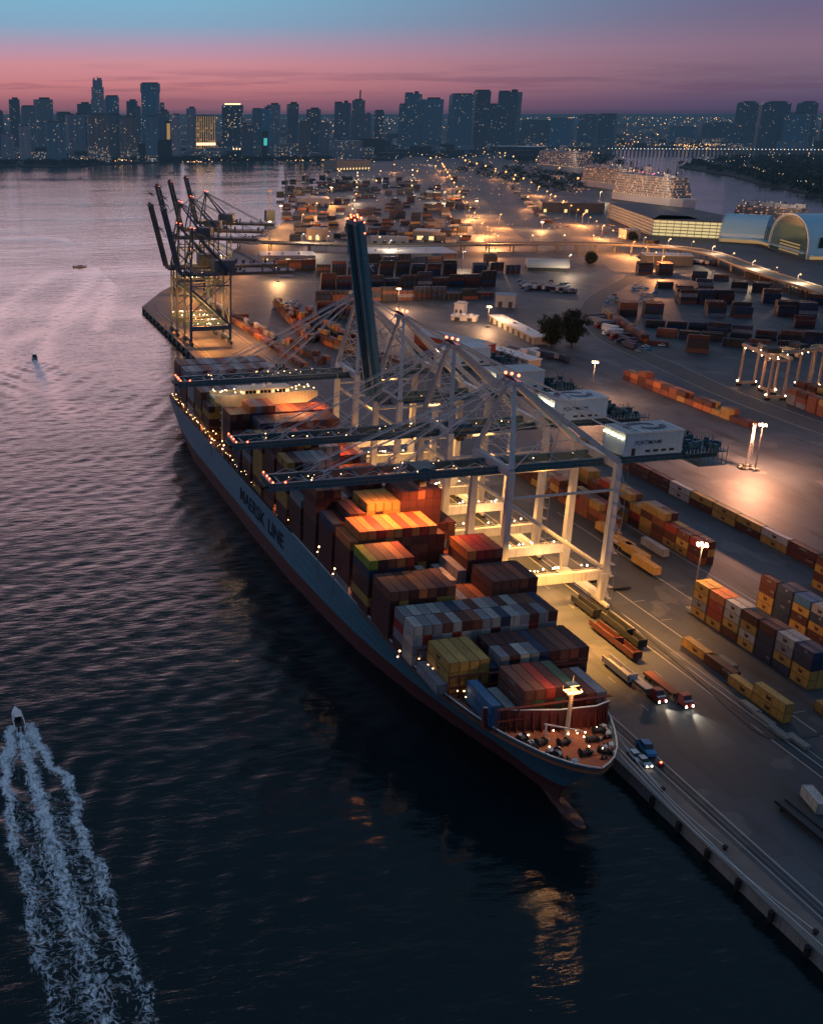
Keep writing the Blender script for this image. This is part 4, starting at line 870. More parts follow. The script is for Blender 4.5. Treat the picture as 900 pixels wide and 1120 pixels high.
    b = MB(); ax = 11.5
    for s in (-1, 1):
        b.bar((xw, s*hy, zb+2), (ax, s*1.6, za), 1.5 if pal == 'white' else .9, 1.2 if pal == 'white' else .8, A, .9, .9)
        b.bar((ax, s*1.6, za), (xl, s*hy, zb+2), 1.1 if pal == 'white' else .7, 1.2 if pal == 'white' else .7, A, 1.5, 1.6)
        b.bar((xw+.6, s*hy*.74, zb+8), (xw+1.4, -s*hy*.5, zb+13), .3, m=A)
    b.box(ax-1.6, ax+1.6, -3, 3, za-.6, za+.3, A)
    for q in range(7): b.bar((ax, -2.6+q*.85, za), (ax-1.6, -2.6+q*.85, za+1.6), .3, m=M['dark'])
    af = b.obj('apex_frame', t)
    b = MB()
    for p in ((ax-1.2, 1.8, za+1.9), (ax+1, -1.6, za+1.7), (ax+1.2, 2.6, za+1.3)): b.ball(p, .45 if pal == 'white' else .25, M['redlamp'])
    b.obj('beacon', af)
    b = MB()
    for s in (-1, 1):
        if not raised:
            for X, o_ in ((-22, .3), (-44, -.3)):
                b.cyl((ax-1, s*2.2+o_, za), (X, s*3.9, zb+3.2), .2, n=6, m=A); b.cyl((ax-1, s*2.7+o_, za+.3), (X-1.5, s*4.1, zb+3.2), .1, n=5, m=A)
        else:
            p = rot((-22, s*3.9, zb+3.2)); mid = ((ax+p[0])/2-3, s*3.2, za-7); b.cyl((ax-1, s*2.2, za), mid, .17, n=5, m=A); b.cyl(mid, p, .17, n=5, m=A)
        if not raised and pal == 'white':
            for X in (-8, -15, -33, -52): b.cyl((ax-1, s*1.6, za+.8), (X, s*3.7, zb+1.4), .075, n=4, m=M['pole'])
            for k in range(8): b.cyl((xt+2+k*7.5, s*3.9, zb+1.1), (xt+5.7+k*7.5, s*3.9, zb+2.4), .09, n=4, m=A); b.cyl((xt+5.7+k*7.5, s*3.9, zb+2.4), (xt+9.5+k*7.5, s*3.9, zb+1.1), .09, n=4, m=A)
        if pal == 'white':
            b.cyl((xw+.8, s*hy*.8, zb+7), (xl-8, s*hy*.7, zb+9), .16, n=5, m=A); b.cyl((xw+1, s*hy, zb+2.4), (ax+14, s*4.6, zb+14), .14, n=5, m=A); b.cyl((ax+14, s*4.6, zb+14), (ax+12, s*3.9, zb+1), .14, n=5, m=A)
            for k in range(9): f0 = k/9; f1 = (k+1)/9; b.cyl((xw+(ax-xw)*f0, (s if k % 2 else -s)*(hy*(1-f0)+1.6*f0), zb+2+(za-zb-2)*f0), (xw+(ax-xw)*f1, (-s if k % 2 else s)*(hy*(1-f1)+1.6*f1), zb+2+(za-zb-2)*f1), .11, n=4, m=A)
        b.cyl((ax+1, s*2.2, za), (xr-10, s*3.9, zb+1), .26, n=6, m=A); b.cyl((ax+1, s*1.4, za+.5), (xl+4, s*3.6, zb+8), .12, n=5, m=A)
    b.obj('stay', t)
    # machinery house
    h0, h1 = (46., 65.) if pal == 'white' else (24., 37.)
    hm = M['cranehouse'] if pal == 'white' else M['bluecrane']
    b = MB(); b.box(h0, h1, -5.2, 5.2, zb+1.3, zb+8, hm); b.box(h0-.2, h1+.2, -5.4, 5.4, zb+8, zb+8.25, M['roofwhite'] if pal == 'white' else hm)
    for k in range(9): b.box(h0+1+k*2, h0+1.12+k*2, -5.3, 5.3, zb+8.25, zb+8.4, hm)
    for k in range(int((h1-h0)/2)): b.box(h0+k*2, h0+.07+k*2, -5.35, -5.28, zb+8.25, zb+9.3, M['rail'])
    b.box(h0+2.5, h0+3.7, -5.26, -5.2, zb+1.4, zb+3.6, M['dark'])
    for k in range(4): b.box(h0+7+k*2.6, h0+8.6+k*2.6, -5.26, -5.2, zb+2.2, zb+2.9, M['dark'])
    mh = b.obj('machinery_house', t)
    if pal == 'white':
        b = MB()
        for k in range(6): b.ball((h0-.6, -4.6+k*1.8, zb+6.6), .34, M['warm'])
        b.obj('floodlight', mh)
        if full:
            text('PORTMIAMI', 1.7, M['lettering'], 'house_lettering', mh, (h0+3.2, -5.23, zb+4.6), (math.pi/2, 0, 0), .01, .02)
            b = MB(); z = zb+8.46
            for (r0, a0, a1, cx_) in ((3.2, 20, 200, h0+8.5), (2.4, 190, 380, h0+11.5)):
                for k in range(14):
                    u0 = R(a0+(a1-a0)*k/14); u1 = R(a0+(a1-a0)*(k+1)/14); ww = .25+.5*math.sin(math.pi*k/14)
                    b.hexa([(cx_+math.cos(u)*q*1.5, math.sin(u)*q, zz) for zz in (z, z+.05) for u, q in ((u0, r0-ww), (u1, r0-ww), (u1, r0+ww), (u0, r0+ww))], M['lettering'])
            b.obj('emblem', mh)
    # rear platform clutter
    rr_ = random.Random(int(abs(y)))
    b = MB(); 
    for k in range(26 if pal == 'white' else 8):
        X = rr_.uniform(h1+2, xr); Y = rr_.uniform(-6, 6); hh = rr_.uniform(.6, 3.2); z = zb+1.1
        b.box(X-rr_.uniform(.2, 1), X+rr_.uniform(.2, 1), Y-.5, Y+.6, z, z+hh, T)
        b.bar((X, Y, z), (X+rr_.uniform(-2, 2), Y+rr_.uniform(-2, 2), z+rr_.uniform(1.5, 4)), .16, m=M['dark'])
    b.box(h1+1, xr+1.5, -6.4, 6.4, zb+.85, zb+1.1, T); b.box(xr-7, xr+2, -6, 6, zb-3.4, zb-3.2, T)
    for X in np.arange(xr-7, xr+2.1, 1.5):
        for s in (-6, 6): b.box(X-.06, X+.06, s-.06, s+.06, zb-3.3, zb+2.3, T)
    for X in np.arange(h1+1, xr+1.5, 1.2):
        for s in (-6.4, 6.4): b.box(X-.04, X+.04, s-.04, s+.04, zb+1.1, zb+2.3, M['rail'])
    b.obj('rear_platform', t)
    # trolley and cab
    if pal == 'white':
        X = 30 if raised else (-14 if y < 280 else 16); b = MB(); b.box(X-3, X+3, -3.3, 3.3, zb-.3, zb+1.9, T); b.box(X-1, X+1, -2, 2, zb-4, zb-2.2, M['dark'])
        for s in (-1, 1):
            for q in (-1, 1): b.bar((X+s*2, q*2.4, zb-.3), (X+s*.9, q*1.8, zb-2.4), .08, m=M['dark'])
        tr = b.obj('trolley', t)
        b = MB(); b.tbox(X+4.4, 1.8, zb-4.4, zb-1.5, 1.8, 1.8, 2.4, 2.2, A); b.box(X+3.3, X+3.42, 1, 2.6, zb-3.8, zb-2, M['glassdark']); b.obj('operator_cab', tr)
        # stair tower on the landside leg
        b = MB()
        for k in range(11):
            z = 3+k*3.6; q = 1 if k % 2 else -1
            b.bar((xl+1.6, -hy+q*1.2, z), (xl+1.6, -hy-q*1.2, z+3.6), .7, .12, M['pole']); b.box(xl+1, xl+2.4, -hy-1.9, -hy+1.9, z-.06, z+.04, M['pole'])
        for s in (-1, 1): b.box(xl+2.3, xl+2.4, -hy+s*1.85-.05, -hy+s*1.85+.05, 2, 43, M['pole'])
        b.obj('stair', t)
    else:
        b = MB()
        for s in (-1, 1): b.cyl((xw, s*hy, 20), (xl, s*hy, 41), .35, n=6, m=A)
        for X in (xw, xl):
            b.cyl((X, -hy, 12), (X, hy, 26), .25, n=6, m=A); b.cyl((X, hy, 26), (X, -hy, 41), .25, n=6, m=A)
        b.obj('cross_brace', t)
    # warm cluttered lights on the structure
    b = MB()
    for k in range(26 if pal == 'white' else 20):
        s = rr_.choice((-1, 1)); X = rr_.uniform(xw, xl); b.ball((X, s*(hy-.9), 13.3+rr_.uniform(-.5, .5)), rr_.uniform(.14, .3), M['warm'])
    b.obj('portal_lamp', t)
    if lights:
        cr, sr = math.cos(rz), math.sin(rz)
        def L_(X, Y, Z, p, c=YEL): lamp(x+X*cr-Y*sr, y+X*sr+Y*cr, Z, p, c, 1.)
        if pal == 'white':
            def SP(X, Y, Z, p, c, cone=95):
                l = bpy.data.lights.new('floodlight_beam', 'SPOT'); l.energy = p*GAIN; l.color = c; l.spot_size = R(cone); l.spot_blend = .8; l.shadow_soft_size = .8
                o = bpy.data.objects.new('floodlight_beam', l); COL.objects.link(o); o.location = (x+X, y+Y, Z)
            SP(20, -24 if y < 280 else -14, 41, 110000 if y < 280 else 52000, (1, .43, .08), 92); SP(30, 8, 41, 30000, (1, .45, .10), 95)
            SP(-13, -5.5, 42, 11500 if y < 280 else 10000, (1, .32, .09), 140)
            if y < 280: SP(-27, -5.5, 42, 12500, (1, .34, .10), 140)
            L_(14, -3, 8, 2300, (1, .48, .16)); L_(33, 3, 8, 1900, (1, .48, .16)); SP(54, 0, zb-3, 9000, SOD)
            L_(42, -1, zb+10, 12, (1, .8, .55))
        else:
            L_(20, 0, 20, 17000, (1, .34, .07)); L_(48, -6, 16, 6500, (1, .36, .09))
    return t
G1 = 'white quay cranes beside the ship'
sts(0, 266, 0, 'nearest white quay crane, boom lowered over the ship, pale blue machinery house with roof emblem', group=G1, ztop=67.5)
sts(0, 304.5, 0, 'second nearest white quay crane, boom lowered over the middle of the ship', group=G1, ztop=70)
sts(0, 344, 0, 'white quay crane with its long dark blue boom raised upright', raised=True, group=G1, ztop=72, full=False)
sts(0, 385, 0, 'white quay crane farthest along the ship, boom lowered in front of the bridge', group=G1, ztop=73, full=False)
G2 = 'dark blue quay cranes on the far berth'
sts(-3, 660, 0, 'dark blue crane with raised boom, nearest on the far berth', raised=True, pal='blue', group=G2)
sts(-5, 692, 0, 'dark blue crane with raised boom, second nearest on the far berth', raised=True, pal='blue', group=G2)
for (px, py, nm) in (((33), 868, 'leftmost of the three cranes past the quay corner'), (54, 922, 'middle of the three cranes past the quay corner'), (80, 980, 'rightmost of the three cranes past the quay corner')):
    sts(px, py, R(-26.), 'dark blue crane with raised boom, '+nm, raised=True, pal='blue', group=G2, lights=(py != 922))
# small harbour cranes / masts far down the berth
for i, (px, py, hh, lean) in enumerate([(314, 222, 34, -.1), (322, 219, 42, .12), (331, 216, 34, .2), (326, 220, 30, .1), (336, 210, 30, .15), (312, 224, 26, 0)]):
    x, y = at(px, py); b = MB(); hh *= 1.5
    for s in (-3, 3):
        b.bar((x+s, y, 0), (x, y, 14), .9, m=M['bluecrane'])
    b.bar((x, y, 12), (x+hh*lean*1.5, y, 14+hh), 1.6, m=M['bluecrane'], w2=.7, h2=.7); b.box(x-3, x+5, y-2, y+2, 13, 17); b.bar((x+4, y, 17), (x+hh*lean, y, 10+hh), .25)
    tag(b.obj('harbour_crane'), f'distant dark harbour crane with raised jib on the long berth, {ORD[i]} of the cluster', 'crane', 'small harbour cranes on the long berth')
x, y = at(295, 242); b = MB(); b.cyl((x, y, 0), (x, y, 42), .8, .5, 8, M['pole']); b.box(x-3, x+3, y-1, y+1, 38, 40); b.box(x-6, x+6, y-5, y+5, 0, 14, M['bluecrane']); tag(b.obj('navigation_tower'), 'tall thin dark tower beside the blue cranes at the water edge', 'tower')
# ------------------------------------------------------------------ light masts
MG = 3.4
def mast(px, py, top, label, p=9000, col=SOD, world=None, r=.75, group='lit light masts in the yard'):
    x, y = world or at(px, py); h = top
    t = empty('light_mast', (x, y, 0), label, 'light mast', group)
    b = MB(); b.cyl((0, 0, 0), (0, 0, h), .28, .15, 8, M['pole']); b.obj('pole', t)
    b = MB(); b.box(-.9, .9, -.9, .9, 0, 1.0, M['concrete']).box(-1.3, -1.1, -1.3, 1.3, 0, 1, M['line']).box(1.1, 1.3, -1.3, 1.3, 0, 1, M['line']); b.obj('base', t)
    b = MB(); b.box(-1.5, 1.5, -.12, .12, h-.1, h+.1, M['pole']).box(-.12, .12, -1.5, 1.5, h-.1, h+.1); hd = b.obj('lamp_frame', t)
    b = MB()
    for k in range(6):
        a = k*math.pi/3; b.ball((1.3*math.cos(a), 1.3*math.sin(a), h-.15), r*.62, M['mastlamp'])
    b.obj('lamp', hd)
    lamp(x, y, h-1.2, p*MG, col, .8)
    return t
mast(756, 668, 21, 'lit light mast standing at the corner of the near four-high container stack', 2000)
mast(825, 515, 19.5, 'lit light mast on the wide salmon-lit apron behind the two-high line', 19000, (1, .42, .22))
mast(646, 436, 19, 'lit light mast right of the crane beacon above the roadside line', 8000, (1, .45, .22))
mast(533, 358, 14, 'lit light mast at the end of the long white-roofed shed', 5200, (1, .52, .25))
mast(435, 338, 15, 'lit light mast behind the raised boom by the dark blocks', 6500, (1, .5, .25))
mast(304, 308, 12, 'lit light mast beside the lit apron of the far berth', 9000, (1, .5, .2))
mast(295, 262, 20, 'orange light mast near the water at the far bend, left one', 16000, (1, .4, .1)); mast(307, 246, 24, 'orange light mast near the water at the far bend, right one', 16000, (1, .4, .1))
mast(362, 222, 24, 'bright orange light mast in the far yard', 26000, (1, .38, .08)); mast(592, 252, 10, 'light mast on the lit truck lot between the highways', 9000, (1, .45, .16)); mast(520, 236, 20, 'light mast in the median of the port highway', 9000, (1, .5, .2))
# the unlit lattice lamp with bundled floodlights near the apron mast
x, y = at(816, 512); t = empty('floodlight_tower', (x, y, 0), 'pale lattice tower with bundled unlit floodlights beside the apron mast', 'tower')
b = MB()
for s in ((-.5, -.4), (.5, -.4), (0, .5)): b.bar((s[0]*2, s[1]*2, 0), (s[0], s[1], 19), .12, m=M['pole'])
for k in range(12): b.bar((-.6, -.4, 1.5*k), (.6, -.4, 1.5*k+1.5), .08)
b.obj('frame', t); b = MB()
for k in range(9): b.box(-.6, .6, -.5, .1, 11+k*.85, 11.5+k*.85, M['pole'])
b.obj('lamp', t)
for q in range(12):
    a = q*.52; b = MB(); b.ball((x+3.2*math.cos(a), y+2.4*math.sin(a), .5), random.uniform(.7, 1.1), M['leafdark']) if q % 2 else b.box(x+3*math.cos(a)-.8, x+3*math.cos(a)+.8, y+2.4*math.sin(a)-.5, y+2.4*math.sin(a)+.5, 0, .8, M['concrete'])
    tag(b.obj('shrub' if q % 2 else 'concrete_block'), 'small dark shrub in the ring round the apron mast foot' if q % 2 else 'concrete block in the ring round the apron mast foot', 'shrub' if q % 2 else 'block', 'shrubs round the apron mast' if q % 2 else 'blocks round the apron mast')
# ------------------------------------------------------------------ rubber tyred gantry cranes at right
M['gantry'] = paint('cream_gantry_paint', (.42, .31, .22), .5, streak=.4, haze=True)
def rtg(px0, px1, label):
    (x0, y0), (x1, y1) = at(*px0), at(*px1); rz = math.atan2(y1-y0, x1-x0); wd = math.hypot(x1-x0, y1-y0); hh = 21; dp = 8.
    t = empty('gantry_crane', (x0, y0, 0), label, 'crane', 'cream gantry cranes over the lit yard stack', rz)
    for X in (0, wd):
        for Y in (0, dp):
            b = MB(); b.tbox(X, Y, 1.5, hh, 1., 1., .9, .9, M['gantry']); b.obj('leg', t)
            b = MB(); 
            for e in (-.8, .8): b.cyl((X-.35, Y+e, .75), (X+.35, Y+e, .75), .75, n=10, m=M['rubber'])
            b.obj('wheel', t)
        b = MB(); b.box(X-.5, X+.5, -.5, dp+.5, 1.4, 2.6, M['gantry']).box(X-.45, X+.45, 0, dp, hh-1, hh, M['gantry']); b.obj('sill_beam', t)
    for Y in (0, dp):
        b = MB(); b.box(-2, wd+2, Y-.5, Y+.5, hh, hh+1.6, M['gantry'])
        for k in range(int(wd/2)): b.box(k*2, k*2+.08, Y-.6, Y-.52, hh+1.6, hh+2.7, M['rail'])
        b.obj('girder', t)
    b = MB(); b.box(wd*.55, wd*.55+6, .6, dp-.6, hh+1.6, hh+3.8, M['dark']).box(wd*.6, wd*.6+2, 2, 4, hh-3, hh-.8, M['gantry']); b.obj('trolley', t)
    b = MB()
    for k in range(14): b.ball((k*wd/14+1, (k*3 % 8), hh-.5), .3, M['warm'])
    for X in (0, wd): b.ball((X, -1, 3), .5, M['warm']); b.ball((X, dp+1, 2.4), .4, M['warm'])
    b.obj('lamp', t)
    c, s = math.cos(rz), math.sin(rz)
    for f in (.48,):
        l = bpy.data.lights.new('floodlight_beam', 'SPOT'); l.energy = 6500; l.color = (1, .36, .10); l.spot_size = R(78); l.spot_blend = .7; l.shadow_soft_size = .6
        o = bpy.data.objects.new('floodlight_beam', l); COL.objects.link(o); o.location = (x0+wd*f*c-4*s, y0+wd*f*s+4*c, hh-.5)
    lamp(x0-3*c, y0-3*s, 10, 12, (1, .7, .4))
rtg((807, 422), (838, 438), 'narrow cream gantry crane at the left end of the lit yard stack')
rtg((845, 432), (884, 427), 'wide cream gantry crane over the orange-lit container stack')
rtg((893, 427), (960, 425), 'cream gantry crane cut off by the right edge of the picture')
# ------------------------------------------------------------------ roads, overpass
def ribbon(name, pts, w, z, m, th=.0, kind='structure', label=None):
    b = MB(); n = len(pts); L_ = []; Q = []
    for i, p in enumerate(pts):
        a = pts[max(0, i-1)]; c = pts[min(n-1, i+1)]; dx, dy = c[0]-a[0], c[1]-a[1]; l = math.hypot(dx, dy) or 1
        L_.append((p[0]-dy/l*w/2, p[1]+dx/l*w/2)); Q.append((p[0]+dy/l*w/2, p[1]-dx/l*w/2))
    zz = z if isinstance(z, (list, tuple)) else [z]*n
    for i in range(n-1):
        t0 = max(th, .01)
        b.hexa([(Q[i][0], Q[i][1], zz[i]-t0), (Q[i+1][0], Q[i+1][1], zz[i+1]-t0), (L_[i+1][0], L_[i+1][1], zz[i+1]-t0), (L_[i][0], L_[i][1], zz[i]-t0),
                (Q[i][0], Q[i][1], zz[i]), (Q[i+1][0], Q[i+1][1], zz[i+1]), (L_[i+1][0], L_[i+1][1], zz[i+1]), (L_[i][0], L_[i][1], zz[i])], m)
    return b, L_, Q, zz
hw1 = bez([at(492, 186), at(505, 205), at(530, 240), at(560, 272)], 6)
hw2 = bez([at(500, 182), at(552, 200), at(600, 232), at(640, 262), at(700, 300)], 6)
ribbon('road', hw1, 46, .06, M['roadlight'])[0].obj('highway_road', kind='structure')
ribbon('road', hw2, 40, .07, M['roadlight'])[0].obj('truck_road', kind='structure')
p3 = bez([at(700, 300), at(650, 330), at(660, 365), at(740, 405), at(820, 440), at(960, 490)], 8)
ribbon('road', p3, 15, .05, M['road'])[0].obj('yard_road', kind='structure')
b, L_, Q, zz = ribbon('x', p3, 15.2, .05, M['road'])
e = MB()
for A_ in (L_, Q):
    for p, q in zip(A_, A_[1:]): e.bar((p[0], p[1], .06), (q[0], q[1], .06), .3, .02, M['line'])
e.obj('yard_road_marking', kind='structure')
op = bez([at(250, 272), at(400, 270, 6), at(520, 267, 8), at(620, 266, 8), at(700, 268, 8), at(770, 275, 8), at(830, 296, 8), at(900, 318, 8), at(1000, 350, 8)], 8)
ovt = empty('elevated_road', (op[20][0], op[20][1], 0), 'long elevated concrete road sweeping across the port and curving toward the right', 'overpass')
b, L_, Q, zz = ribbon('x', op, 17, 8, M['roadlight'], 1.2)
ox, oy = op[20]
def sh(mb): mb.v = [(v[0]-ox, v[1]-oy, v[2]) for v in mb.v]; return mb
sh(b).obj('deck', ovt)
for A_ in (L_, Q):
    e = MB()
    for p, q in zip(A_, A_[1:]): e.bar((p[0], p[1], 8.4), (q[0], q[1], 8.4), .35, .9, M['concrete'])
    sh(e).obj('parapet', ovt)
for i in range(1, len(op), 2):
    e = MB(); 
    for s in (-5, 5):
        a = op[i]; c = op[i-1]; dx, dy = a[0]-c[0], a[1]-c[1]; l = math.hypot(dx, dy); e.cyl((a[0]-dy/l*s, a[1]+dx/l*s, 0), (a[0]-dy/l*s, a[1]+dx/l*s, 7), .7, n=8, m=M['concrete'])
    sh(e).obj('pier', ovt)
# ------------------------------------------------------------------ street lamps along the roads
def street(px, py, h, lit, key, pw):
    x, y = at(px, py) if not isinstance(px, tuple) else px
    b = MB(); s = max(1., math.dist((x, y), (CX, 0))/700)
    b.cyl((x, y, 0), (x, y, h), .16*s, .1*s, 5, M['pole']); b.bar((x, y, h), (x+1.8, y, h+.3), .14*s); b.ball((x+1.8, y, h+.15), random.uniform(.38, .6)*s, M[lit])
    tag(b.obj('street_lamp'), key[0], 'street lamp', key[1])
    if pw: lamp(x+1.8, y, h-.8, pw*4.2, (1, .38, .12) if 'sod' in lit else (1, .7, .42), 1)
for k in range(0, len(hw1)): street((hw1[k][0]-24, hw1[k][1]), 0, 16, 'sodfar', ('lit street lamp on the left kerb of the straight port highway', 'street lamps along the straight port highway'), 17000 if k % 3 == 0 else 0)
for k in range(0, len(hw2)): street((hw2[k][0]+20, hw2[k][1]), 0, 15, 'sodfar', ('lit street lamp on the right kerb of the diagonal truck road', 'street lamps along the diagonal truck road'), 15000 if k % 3 == 0 else 0)
for k in range(6, 60, 3):
    if k < len(op): street((op[k][0], op[k][1]+9.5), 0, 15, 'warmfar', ('small lit street lamp on the elevated road', 'street lamps on the elevated road'), 2500 if k % 2 == 0 and k > 30 else 0)
for k, (px, py) in enumerate([(389, 214), (389, 208), (388, 222), (386, 230), (384, 240), (449, 206), (449, 212), (450, 199), (450, 193), (390, 200), (390, 196)]):
    street(px, py, 14, 'warmfar', ('bright warm street lamp in the double line down the far yard lane', 'street lamps down the far yard lane'), 5000 if k % 2 == 0 else 0)
FL = [(475, 216, 'warmfar'), (485, 222, 'warmfar'), (410, 208, 'sodfar'), (475, 190, 'sodfar'), (540, 196, 'sodfar'), (560, 206, 'sodfar'), (575, 228, 'sodfar'), (545, 250, 'sodfar'), (600, 225, 'sodfar'), (470, 180, 'warmfar'), (430, 188, 'sodfar'), (455, 196, 'sodfar'), (415, 196, 'warmfar'), (370, 196, 'warmfar'), (380, 238, 'sodfar'), (330, 250, 'sodfar'), (345, 236, 'sodfar'), (620, 300, 'coolfar'), (505, 296, 'coolfar'), (425, 282, 'coolfar'), (345, 276, 'coolfar'), (330, 274, 'coolfar'), (560, 178, 'warmfar'), (585, 182, 'sodfar'), (610, 192, 'sodfar'), (630, 205, 'sodfar'), (655, 222, 'warmfar')]
for i, (px, py, m) in enumerate(FL): street(px, py, 17, m, ('lone lit street lamp among the far yard stacks', 'scattered street lamps of the far yard'), 9500 if 'cool' not in m else 2500)
# ------------------------------------------------------------------ skyline
def facade(name, col, lit, warm=(1, .62, .30, 1), cool=(.65, .85, 1, 1), s=.8, fx=4.2, fz=3.6, band=.5, basewarm=0.):
    m = bpy.data.materials.new(name); nt, lk = nodes(m); b = nt['Principled BSDF']; tc = nt.new('ShaderNodeTexCoord'); sp = nt.new('ShaderNodeSeparateXYZ'); lk.new(tc.outputs['Object'], sp.inputs[0])
    oi = nt.new('ShaderNodeObjectInfo')
    u = math_n(nt, lk, 'ADD', sp.outputs[0], math_n(nt, lk, 'MULTIPLY', sp.outputs[1], 1.0)); z = sp.outputs[2]
    uu = math_n(nt, lk, 'DIVIDE', u, fx); zz = math_n(nt, lk, 'DIVIDE', z, fz)
    cu = math_n(nt, lk, 'FLOOR', uu); cz = math_n(nt, lk, 'FLOOR', zz); fu = math_n(nt, lk, 'FRACT', uu); fz_ = math_n(nt, lk, 'FRACT', zz)
    cv = nt.new('ShaderNodeCombineXYZ'); lk.new(cu, cv.inputs[0]); lk.new(cz, cv.inputs[1]); lk.new(math_n(nt, lk, 'MULTIPLY', oi.outputs['Random'], 977.), cv.inputs[2])
    wn = nt.new('ShaderNodeTexWhiteNoise'); lk.new(cv.outputs[0], wn.inputs[0])
    win = math_n(nt, lk, 'MULTIPLY', math_n(nt, lk, 'GREATER_THAN', fu, .25), math_n(nt, lk, 'GREATER_THAN', fz_, .35))
    thr = 1-lit
    if basewarm:
        bm_ = nt.new('ShaderNodeMapRange'); bm_.inputs[1].default_value = 6; bm_.inputs[2].default_value = 60; bm_.inputs[3].default_value = 1-basewarm; bm_.inputs[4].default_value = thr; lk.new(z, bm_.inputs[0]); thr = bm_.outputs[0]
    cn = nt.new('ShaderNodeTexNoise'); cn.inputs['Scale'].default_value = .035; cn.inputs['Detail'].default_value = 2; cv2 = nt.new('ShaderNodeVectorMath'); cv2.operation = 'ADD'; lk.new(tc.outputs['Object'], cv2.inputs[0])
    rv = nt.new('ShaderNodeCombineXYZ'); lk.new(math_n(nt, lk, 'MULTIPLY', oi.outputs['Random'], 700.), rv.inputs[0]); lk.new(rv.outputs[0], cv2.inputs[1]); lk.new(cv2.outputs[0], cn.inputs[0])
    thr = math_n(nt, lk, 'SUBTRACT', thr, math_n(nt, lk, 'MULTIPLY', math_n(nt, lk, 'SUBTRACT', cn.outputs[0], .53), .55 if lit < .2 else 0.))
    on = math_n(nt, lk, 'MULTIPLY', math_n(nt, lk, 'GREATER_THAN', wn.outputs['Value'], thr), win)
    cc = mixc(nt, lk, math_n(nt, lk, 'GREATER_THAN', math_n(nt, lk, 'FRACT', math_n(nt, lk, 'MULTIPLY', wn.outputs['Value'], 337.)), .72), warm, cool)
    vv = nt.new('ShaderNodeMapRange'); vv.inputs[3].default_value = 1.2; vv.inputs[4].default_value = 3.0; lk.new(oi.outputs['Random'], vv.inputs[0])
    # broad vertical bays and balcony bands
    bay = math_n(nt, lk, 'GREATER_THAN', math_n(nt, lk, 'FRACT', math_n(nt, lk, 'DIVIDE', u, 17.)), .5)
    dk = tuple(c*.45 for c in col[:3])+(1,)
    base = mixc(nt, lk, math_n(nt, lk, 'MULTIPLY', win, band), col[:3]+(1,), dk)
    base = mixc(nt, lk, math_n(nt, lk, 'MULTIPLY', bay, .35), base, dk)
    hv = nt.new('ShaderNodeHueSaturation'); lk.new(base, hv.inputs['Color']); lk.new(vv.outputs[0], hv.inputs['Value'])
    lk.new(hv.outputs[0], b.inputs['Base Color']); b.inputs['Roughness'].default_value = .45
    lk.new(cc, b.inputs['Emission Color']); 
    bri = math_n(nt, lk, 'MULTIPLY', math_n(nt, lk, 'FRACT', math_n(nt, lk, 'MULTIPLY', wn.outputs['Value'], 91.)), s)
    lk.new(math_n(nt, lk, 'MULTIPLY', on, bri), b.inputs['Emission Strength'])
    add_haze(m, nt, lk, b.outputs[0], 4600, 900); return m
FT = dict(dark=facade('dark_glass_tower_wall', (.03, .055, .085), .028), teal=facade('teal_glass_tower_wall', (.03, .10, .15), .03), grey=facade('grey_concrete_tower_wall', (.10, .12, .15), .035),
          pale=facade('pale_concrete_tower_wall', (.17, .20, .25), .035), warm=facade('warm_lit_tower_wall', (.10, .10, .11), .05, basewarm=.4), gold=facade('gold_lit_hotel_wall', (.04, .03, .025), .30, warm=(1, .5, .16, 1), cool=(1, .6, .22, 1), s=1.0, fx=9, fz=5),
          beacon=facade('dark_office_wall', (.018, .03, .045), .12, s=1.6))
AD = dict(dark='dark', teal='teal', grey='grey', pale='pale', warm='warm-lit', gold='gold-lit', beacon='dark')
